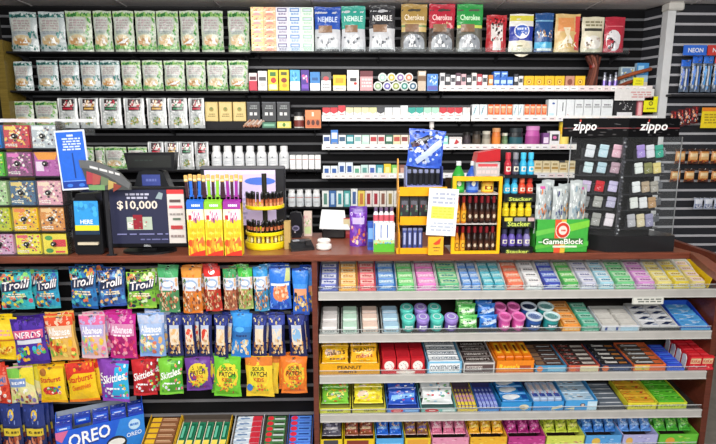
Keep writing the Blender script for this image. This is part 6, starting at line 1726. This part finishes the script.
# ---- yellow frame of small bottles
YQ = cp(476, 254).y
ex = at(476, 215, YQ).x
X = lambda px, py=215: at(px, py, YQ).x - ex
Z = lambda py: at(476, py, YQ).z - ZC
bf = empty('bottle_rack', (ex, YQ, ZC))
a, b = X(452), X(501)
for nm, bx in (('top_bar', (a, b, Z(181), Z(176.5))), ('bottom_bar', (a, b, .0006, Z(251))), ('upright', (a, X(455.5), Z(251), Z(181))), ('upright', (X(498), b, Z(251), Z(181)))):
    m = MB()
    m.box(bx[0], bx[1], 0, .012, bx[2], bx[3], '#f2b81c', 'plastic')
    part(nm, m, bf)
for z in (.0006, Z(225), Z(195)):
    m = MB()
    m.box(a + .004, b - .004, .012, .17, z, z + .004, '#d8d4d0', 'plastic')
    part('bottle_shelf', m, bf)
m = MB()
m.box(a, b, .172, .176, .0006, Z(181), '#3a2622', 'plastic')
part('back_board', m, bf)
tag(bf, 'open yellow display frame holding small liquor bottles', 'frame')
for i, (px, c1, c2, nm) in enumerate(((460.5, '#2f9a38', '#58c850', 'green'), (475, '#2f58b8', '#6a90d8', 'blue'), (490.5, '#e8a01c', '#f4c848', 'amber'))):
    P = P_bottle('liquor_bottle', 'bottle', .028, .12, c1, '#d8dce0' if i < 2 else '#c82c30', band=c2, bandops=[('r', .2, .25, .8, .75, c1 if i < 2 else '#8a3a1c'), ('d', .5, .5, .16, .2, '#f0f0e0' if i < 2 else '#f8d860')], caph=.14, capr=.4, neck=.36, sh=.6)
    put(P, (ex + X(px), YQ + .045, ZC + Z(195) + .0045), X(13.5) - X(0), Z(163 if i < 2 else 177.5) - Z(195), .05, f'{nm} liquor bottle on the top tier', 'of the yellow frame')
P_jg = P_bottle('mini_liquor_bottle', 'bottle', .014, .085, '#2a1814', '#7a1c24', band='#3a2018', bandops=[('r', .1, .1, .9, .9, '#4a2c20'), ('d', .5, .5, .25, .2, '#c8b8a0')], caph=.24, capr=.62, neck=.5, sh=.62)
P_fb = P_bottle('mini_liquor_bottle', 'bottle', .016, .085, '#c87818', '#8a1c20', band='#e8b030', bandops=[('d', .5, .5, .3, .3, '#6a2c14'), ('d', .5, .5, .2, .2, '#f0c040')], caph=.24, capr=.6, neck=.5, sh=.62)
for k in range(7):
    px = 459 + 6.1 * k
    put(P_fb if k < 2 else P_jg, (ex + X(px), YQ + .02, ZC + Z(225) + .0045), X(5.8) - X(0), Z(198) - Z(225), .03, 'amber red-capped mini bottle' if k < 2 else 'dark red-capped mini bottle', 'on the middle tier of the yellow frame')
    put(P_fb if k < 2 else P_jg, (ex + X(px), YQ + .02, ZC + .005), X(5.8) - X(0), Z(227.5) - .006, .03, 'amber red-capped mini bottle' if k < 2 else 'dark red-capped mini bottle', 'on the bottom tier of the yellow frame')
m = MB()
zr = Z(176.5) + .0005
w_, h_ = X(499) - X(475), Z(149) - zr
m.box(-w_ / 2, w_ / 2, 0, .08, 0, h_ * .5, '#b8b4b4', 'plastic')
m.prism([(-w_ / 2, h_ * .5), (w_ / 2, h_ * .56), (w_ * .48, h_), (-w_ * .42, h_ * .86)], -.002, .08, '#b81c24', 'plastic', 'xz')
deco(m, front(w_, h_ * .5), [('l', 2, .05, .1, .95, .9, '#d8c0c0'), ('r', .1, .7, .9, .9, '#c84048')])
solo('lidded_tub', m, (ex + X(487), YQ + .02, ZC + zr), 'clear tub with red lid on top of the yellow frame', 'tub')

# ---- black stepped stand of shot bottles
YX = cp(519, 253).y
ex = at(519, 215, YX).x
X = lambda px, py=215: at(px, py, YX).x - ex
Z = lambda py: at(519, py, YX).z - ZC
ss = empty('shot_stand', (ex, YX, ZC))
a, b = X(503), X(535)
m = MB()
m.box(a, b, .1, .106, .0006, Z(150), '#141416', 'plastic')
part('back_board', m, ss)
for i, (y1, y0) in enumerate(((247, 254), (217, 228), (194, 202), (175, 178))):
    m = MB()
    m.box(a, b, .0, .1, Z(y0) if i else .0006, Z(y1), '#161618', 'plastic')
    if i < 3:
        deco(m, lambda u, v, o: (a + (b - a) * u, -o, Z(y0) + (Z(y1) - Z(y0)) * v), [('r', .12, .12, .9, .6, '#2a3a1c'), ('t', 'Stacker', .16, .15, .86, .6, '#c8d85a')] + ([('r', .05, .62, .3, .95, '#d8cc3c'), ('r', .36, .62, .72, .95, '#8a8c90'), ('r', .78, .62, .98, .95, '#c8a8a8')] if i in (1,) else []))
    part('step', m, ss)
tag(ss, 'black stepped stand of energy shot bottles with green-yellow lettering', 'stand')
rowsX = [(247, 229.5, ['#5a4a9a', '#6a5ab0', '#4a3a88', '#8a80b8'], ['#3a3a58'] * 4, ['indigo', 'violet', 'deep indigo', 'greyish violet'], 'bottom'), (217, 203, ['#e8d028'] * 4, ['#e8d838'] * 4, ['yellow'] * 4, 'second'),
         (194, 178.5, ['#3ab0d8', '#48bce0', '#d84a30', '#c84030'], ['#2a8ab8', '#2a8ab8', '#e06848', '#b83024'], ['cyan', 'cyan', 'red', 'red'], 'third'), (175, 153, ['#b83040', '#48485a', '#38b0dc', '#38b0dc'], ['#c83a48', '#8a8a94', '#48c0e8', '#48c0e8'], ['crimson', 'grey', 'sky blue', 'sky blue'], 'top')]
for y1, y0, cs, ks, ns, rn in rowsX:
    for k in range(4):
        P = P_bottle('shot_bottle', 'bottle', .017, .07, cs[k], ks[k], band=cs[k], bandops=[('r', .15, .2, .85, .8, '#e8e4d0' if rn != 'second' else '#d8b81c'), ('d', .5, .5, .2, .2, cs[k])], caph=.3, capr=.75, neck=.6)
        put(P, (ex + X(507.5 + 7.6 * k), YX + .015, ZC + Z(y1) + .0005), X(7.2) - X(0), Z(y0) - Z(y1), .035, f'{ns[k]} shot bottle', f'on the {rn} step of the black stand')

# ---- green printed box of bagged lighters
p = cp(561, 252.5)
w_, h_ = dims(535, 587.5, 220, 253, p.y)
m = MB()
m = open_carton(w_, .08, h_, h_, '#3aa83a', '#2f7a34')
deco(m, front(w_, h_), [('p', [(.56, .6), (1, .78), (1, .98), (.6, .85)], '#78c838'), ('p', [(0, .5), (.35, .62), (.35, .76), (0, .66)], '#68c04a'), ('p', [(0, .1), (.34, .2), (.34, .3), (0, .22)], '#5ab83c'), ('r', .35, 0, .47, 1, '#e0522c'), ('r', .47, 0, .56, 1, '#e0b838'), ('p', [(.56, .1), (1, .2), (1, .35), (.56, .24)], '#4cb840'),
                        ('d', .5, .68, .14, .26, '#e0e0d0'), ('d', .5, .68, .125, .23, '#d0301c'), ('d', .5, .68, .08, .14, '#f0d8d0'), ('l', 1, .45, .63, .56, .72, '#c8402c'), ('p', [(.12, .26), (.9, .26), (.9, .44), (.12, .44)], '#2a6a2c'), ('t', 'GameBlock', .13, .26, .9, .43, '#f4f4ee'), ('r', .32, .16, .78, .22, '#d8ecd0'), ('l', 1, .04, .3, .12, .36, '#d8f0d8')])
solo('printed_box', m, p, 'bright green printed display box with red round emblem', 'box')
rnd = random.Random(9)
for k in range(6):
    cc = ['#d87838', '#8aa0b8', '#4a4a80', '#d89a40', '#7a98a8', '#b86a3c'][k]
    P = P_bag('clear_bag', 'bag', .05, .14, .03, '#b4bcbe', [('b', 30, .06, .06, .94, .9, ['#d0d8d8', '#7a868a', '#b4bebe', '#e6ecec', cc], .09), ('d', .5, .2, .3, .12, cc), ('r', .3, .1, .7, .5, '#9aa8b0'), ('b', 6, .2, .2, .8, .55, [cc, '#e8e0d0', '#5a6068'], .09), ('r', .3, .9, .7, .95, '#c85aa0' if k in (0, 5) else '#c8d0d0')], 'pillow', seed=240 + k)
    put(P, p + Vector((-w_ * .4 + w_ * .8 * k / 5, .022 + .034 * (k % 2), h_ * .55)), w_ / 4.3, h_ * (1.5 + .1 * math.sin(k * 2)), .028, 'clear bag of coloured lighters in ' + CN[6][k].replace(' of six', '') + ' place', 'sticking up from the green box', group='clear bags in the green box')

# ---- lighter cabinet with the zippo header
YZ = cp(640, 252).y
zc_ = empty('lighter_cabinet', (at(631, 220, YZ).x, YZ, ZC))
ex = zc_.location.x
X = lambda px, py=200: at(px, py, YZ).x - ex
Z = lambda py: at(640, py, YZ).z - ZC
m = MB()
m.prism([(X(590, 245), .08), (X(606, 245), 0), (X(674, 245), 0), (X(678, 245), .06), (X(660, 240), .2), (X(600, 240), .2)], .0006, Z(236), '#202022', 'plastic')
part('base', m, zc_)
m = MB()
yl, yrr = .05, .05
zt0, zt1 = Z(137), Z(118)
cxm = X(629, 126)
for (xa, ya, xb, yb_, tx) in ((X(570, 130), .07, cxm, .0, (.14, .5)), (cxm, .0, X(685, 126), .035, (.2, .74))):
    vs = [(xa, ya, zt0), (xb, yb_, zt0), (xb, yb_, zt1), (xa, ya, zt1), (xa, ya + .012, zt0), (xb, yb_ + .012, zt0), (xb, yb_ + .012, zt1), (xa, ya + .012, zt1)]
    m.add(vs, [[0, 1, 2, 3], [5, 4, 7, 6], [3, 2, 6, 7], [0, 4, 5, 1], [1, 5, 6, 2], [4, 0, 3, 7]], '#0a0a0c', 'wallboard')
    S = lambda u, v, o, xa=xa, xb=xb, ya=ya, yb_=yb_: (xa + (xb - xa) * u, ya + (yb_ - ya) * u - o, zt0 + (zt1 - zt0) * v)
    deco(m, S, [('r', .0, .44, 1, .5, '#6a2024'), ('b', 6, .05, .1, .95, .9, ['#1c1a1e', '#242024'], .06), ('t', 'zippo', tx[0], .2, tx[1], .8, '#f2f2f2', 0, .06), ('d', tx[0] + (tx[1] - tx[0]) * .33, .86, .012, .07, '#d8382c')])
part('header', m, zc_, 'black header lettered zippo')
m = MB()
m.box(cxm - .006, cxm + .006, .02, .03, Z(236), zt0, '#3a3a40', 'plastic')
rr = random.Random(4)
for k in range(26):
    zz = Z(236) + (zt0 - Z(236)) * (k + .5) / 26
    m.lathe([(.004, -.004), (.006, 0), (.004, .004)], cxm + rr.uniform(-.005, .005), .014, zz, rr.choice(['#b8bcc4', '#8a8c94', '#5a5c64', '#d8dce0']), 'metal', 6)
part('centre_post', m, zc_)
m = MB()
m.box(X(588), X(672), .15, .156, Z(236), zt0, '#0d0d0f', 'wallboard')
part('back_board', m, zc_)
for nm, poly in (('acrylic_wall', [(X(575), .085), (cxm, -.008)]), ('acrylic_wall', [(cxm, -.008), (X(680), .03)]), ('acrylic_wall', [(X(680), .03), (X(676), .16)]), ('acrylic_wall', [(X(575), .085), (X(582), .16)])):
    m = MB()
    (xa, ya), (xb, yb_) = poly
    m.add([(xa, ya, Z(236)), (xb, yb_, Z(236)), (xb, yb_, zt0), (xa, ya, zt0)], [[0, 1, 2, 3]], '#fff', 'clear')
    part(nm, m, zc_)
for xx, yy in ((X(575), .085), (X(680), .03)):
    m = MB()
    m.tube([(xx, yy, Z(236)), (xx, yy, zt0)], .0025, '#b8bcc0', 'metal')
    part('corner_rod', m, zc_)
ROWZ = ((145, 158), (163, 174), (182, 193), (198, 209), (215, 228))
LC = [('#d8dce2', 'white'), ('#bcd8e4', 'pale blue'), ('#e0b4c4', 'rose'), ('#a890d8', 'lavender'), ('#dcdce6', 'pearl'), ('#3aa890', 'teal'),
      ('#c8dce0', 'ice blue'), ('#b0ccd8', 'sky grey'), ('#b89aa8', 'mauve'), ('#e4eae8', 'white'), ('#8a8c58', 'olive'), ('#e0d088', 'yellow'),
      ('#c8b8d8', 'pale lilac'), ('#c8202c', 'bright red'), ('#c4bce0', 'lilac'), ('#e8ecee', 'white'), ('#b8a48c', 'tan'), ('#a8a49c', 'stone grey'),
      ('#8a8c8e', 'dark grey'), ('#a8a8a4', 'grey'), ('#b8b4d0', 'lilac grey'), ('#e0e4e0', 'white'), ('#e4e6ea', 'pearl'), ('#b8946c', 'bronze'),
      ('#9a9a98', 'grey'), ('#a4a4a0', 'pale grey'), ('#e4dce4', 'white'), ('#b4b4bc', 'silver grey'), ('#d8ccac', 'cream'), ('#9a98b8', 'slate lilac')]
for r, (y0, y1) in enumerate(ROWZ):
    for c, (px, lean, yy) in enumerate(((594 - r * .6, 8, .075), (606 - r * .6, 8, .06), (618 - r * .6, 8, .045), (640.5 - r * .8, -9, .02), (650.5 - r * .8, -9, .025), (660 - r * .8, -9, .03))):
        if r == 0 and c >= 0 or True:
            col_, nm = LC[r * 6 + c]
            w_, h_ = .041 if c < 3 else .036, Z(y0) - Z(y1)
            cs, ld = MB(), MB()
            cs.box(-w_ / 2, w_ / 2, 0, .011, 0, h_ * .6, col_, 'plastic', bev=.003)
            ld.box(-w_ / 2, w_ / 2, 0, .011, h_ * .61, h_, col_, 'plastic', bev=.003)
            ld.lathe([(.002, h_ * .58), (.002, h_ * .66)], w_ / 2, .006, 0, '#8a8c90', 'metal', 6)
            deco(cs, front(w_, h_ * .6), [('b', 3, .2, .2, .8, .8, ['#f0f0f4', col_], .14)], 'plastic')
            P = Proto('flip_lighter', 'lighter', w_, h_, .011, [('case', cs), ('lid', ld)])
            hd = MB()
            hd.box(X(px) - w_ * .62, X(px) + w_ * .62, yy + .02, yy + .032, Z(y1) - .012, Z(y1) + h_ * .7, '#26262a', 'plastic')
            part('holder', hd, zc_)
            put(P, (ex + X(px), YZ + yy, ZC + Z(y1)), None, None, None, f'{nm} flip lighter', f'in the {["top", "second", "third", "fourth", "bottom"][r]} row of the zippo cabinet'.replace('zippo ', 'black-headed '), rot=(0, math.radians(lean), 0))
    sh_ = MB()
    for (xa, ya, xb, yb_) in ((X(586), .09, cxm - .008, .06), (cxm + .008, .04, X(670), .055)):
        sh_.prism([(xa, ya), (xb, yb_), (xb, .15), (xa, .15)], Z(ROWZ[r][1]) - .016, Z(ROWZ[r][1]) - .012, '#2a2a2e', 'plastic')
    part('lighter_shelf', sh_, zc_)
tag(zc_, 'black and clear acrylic lighter cabinet with red-striped lettered header', 'cabinet')
rnd = random.Random(5)
P_chn = Proto('metal_charm', 'charm', .02, .03, .006, [('charm', MB().box(-.01, .01, 0, .004, 0, .022, '#8a8c92', 'metal', bev=.002).lathe([(.004, -.001), (.004, .005)], 0, 0, .028, '#b8bac0', 'metal', 8, 'y'))])
for r in range(5):
    for k in range(2):
        put(P_chn, (ex + X(667 + 5 * k), YZ + .075 + .02 * k, ZC + Z(157 + 17 * r)), .02, .036, .006, f'silver charm in line {["one", "two", "three", "four", "five"][r]} from the top', 'at the cabinet side wall', group='silver charms at the cabinet side')

# ------------------------------------------------------------------ labels: each one singles out its thing
ORD = ['leftmost', 'second from left', 'third from left', 'fourth from left', 'fifth from left', 'sixth from left', 'seventh from left', 'eighth from left', 'ninth from left', 'tenth from left', 'eleventh from left', 'twelfth from left', 'thirteenth from left']
bpy.context.view_layer.update()
fam = {}
for rec in REG:
    fam.setdefault((rec[1], rec[2]), []).append(rec)
for (desc, place), L in fam.items():
    L.sort(key=lambda r: (round(r[3], 4), r[0].location.z))
    for i, (o, _, _, _, group) in enumerate(L):
        t = desc
        if place.startswith('on ') and ', ' in desc and len(L) == 1:
            t += ','
        if len(L) > 1:
            t += ', ' + ('rightmost' if i == len(L) - 1 else ORD[i]) + (' of two' if len(L) == 2 else '')
        if place:
            t += (' ' if len(L) == 1 else ', ') + place
        o['label'] = t
        if group:
            o['group'] = group
        elif len(L) > 1:
            o['group'] = f"{o['category']}s {place}".strip()
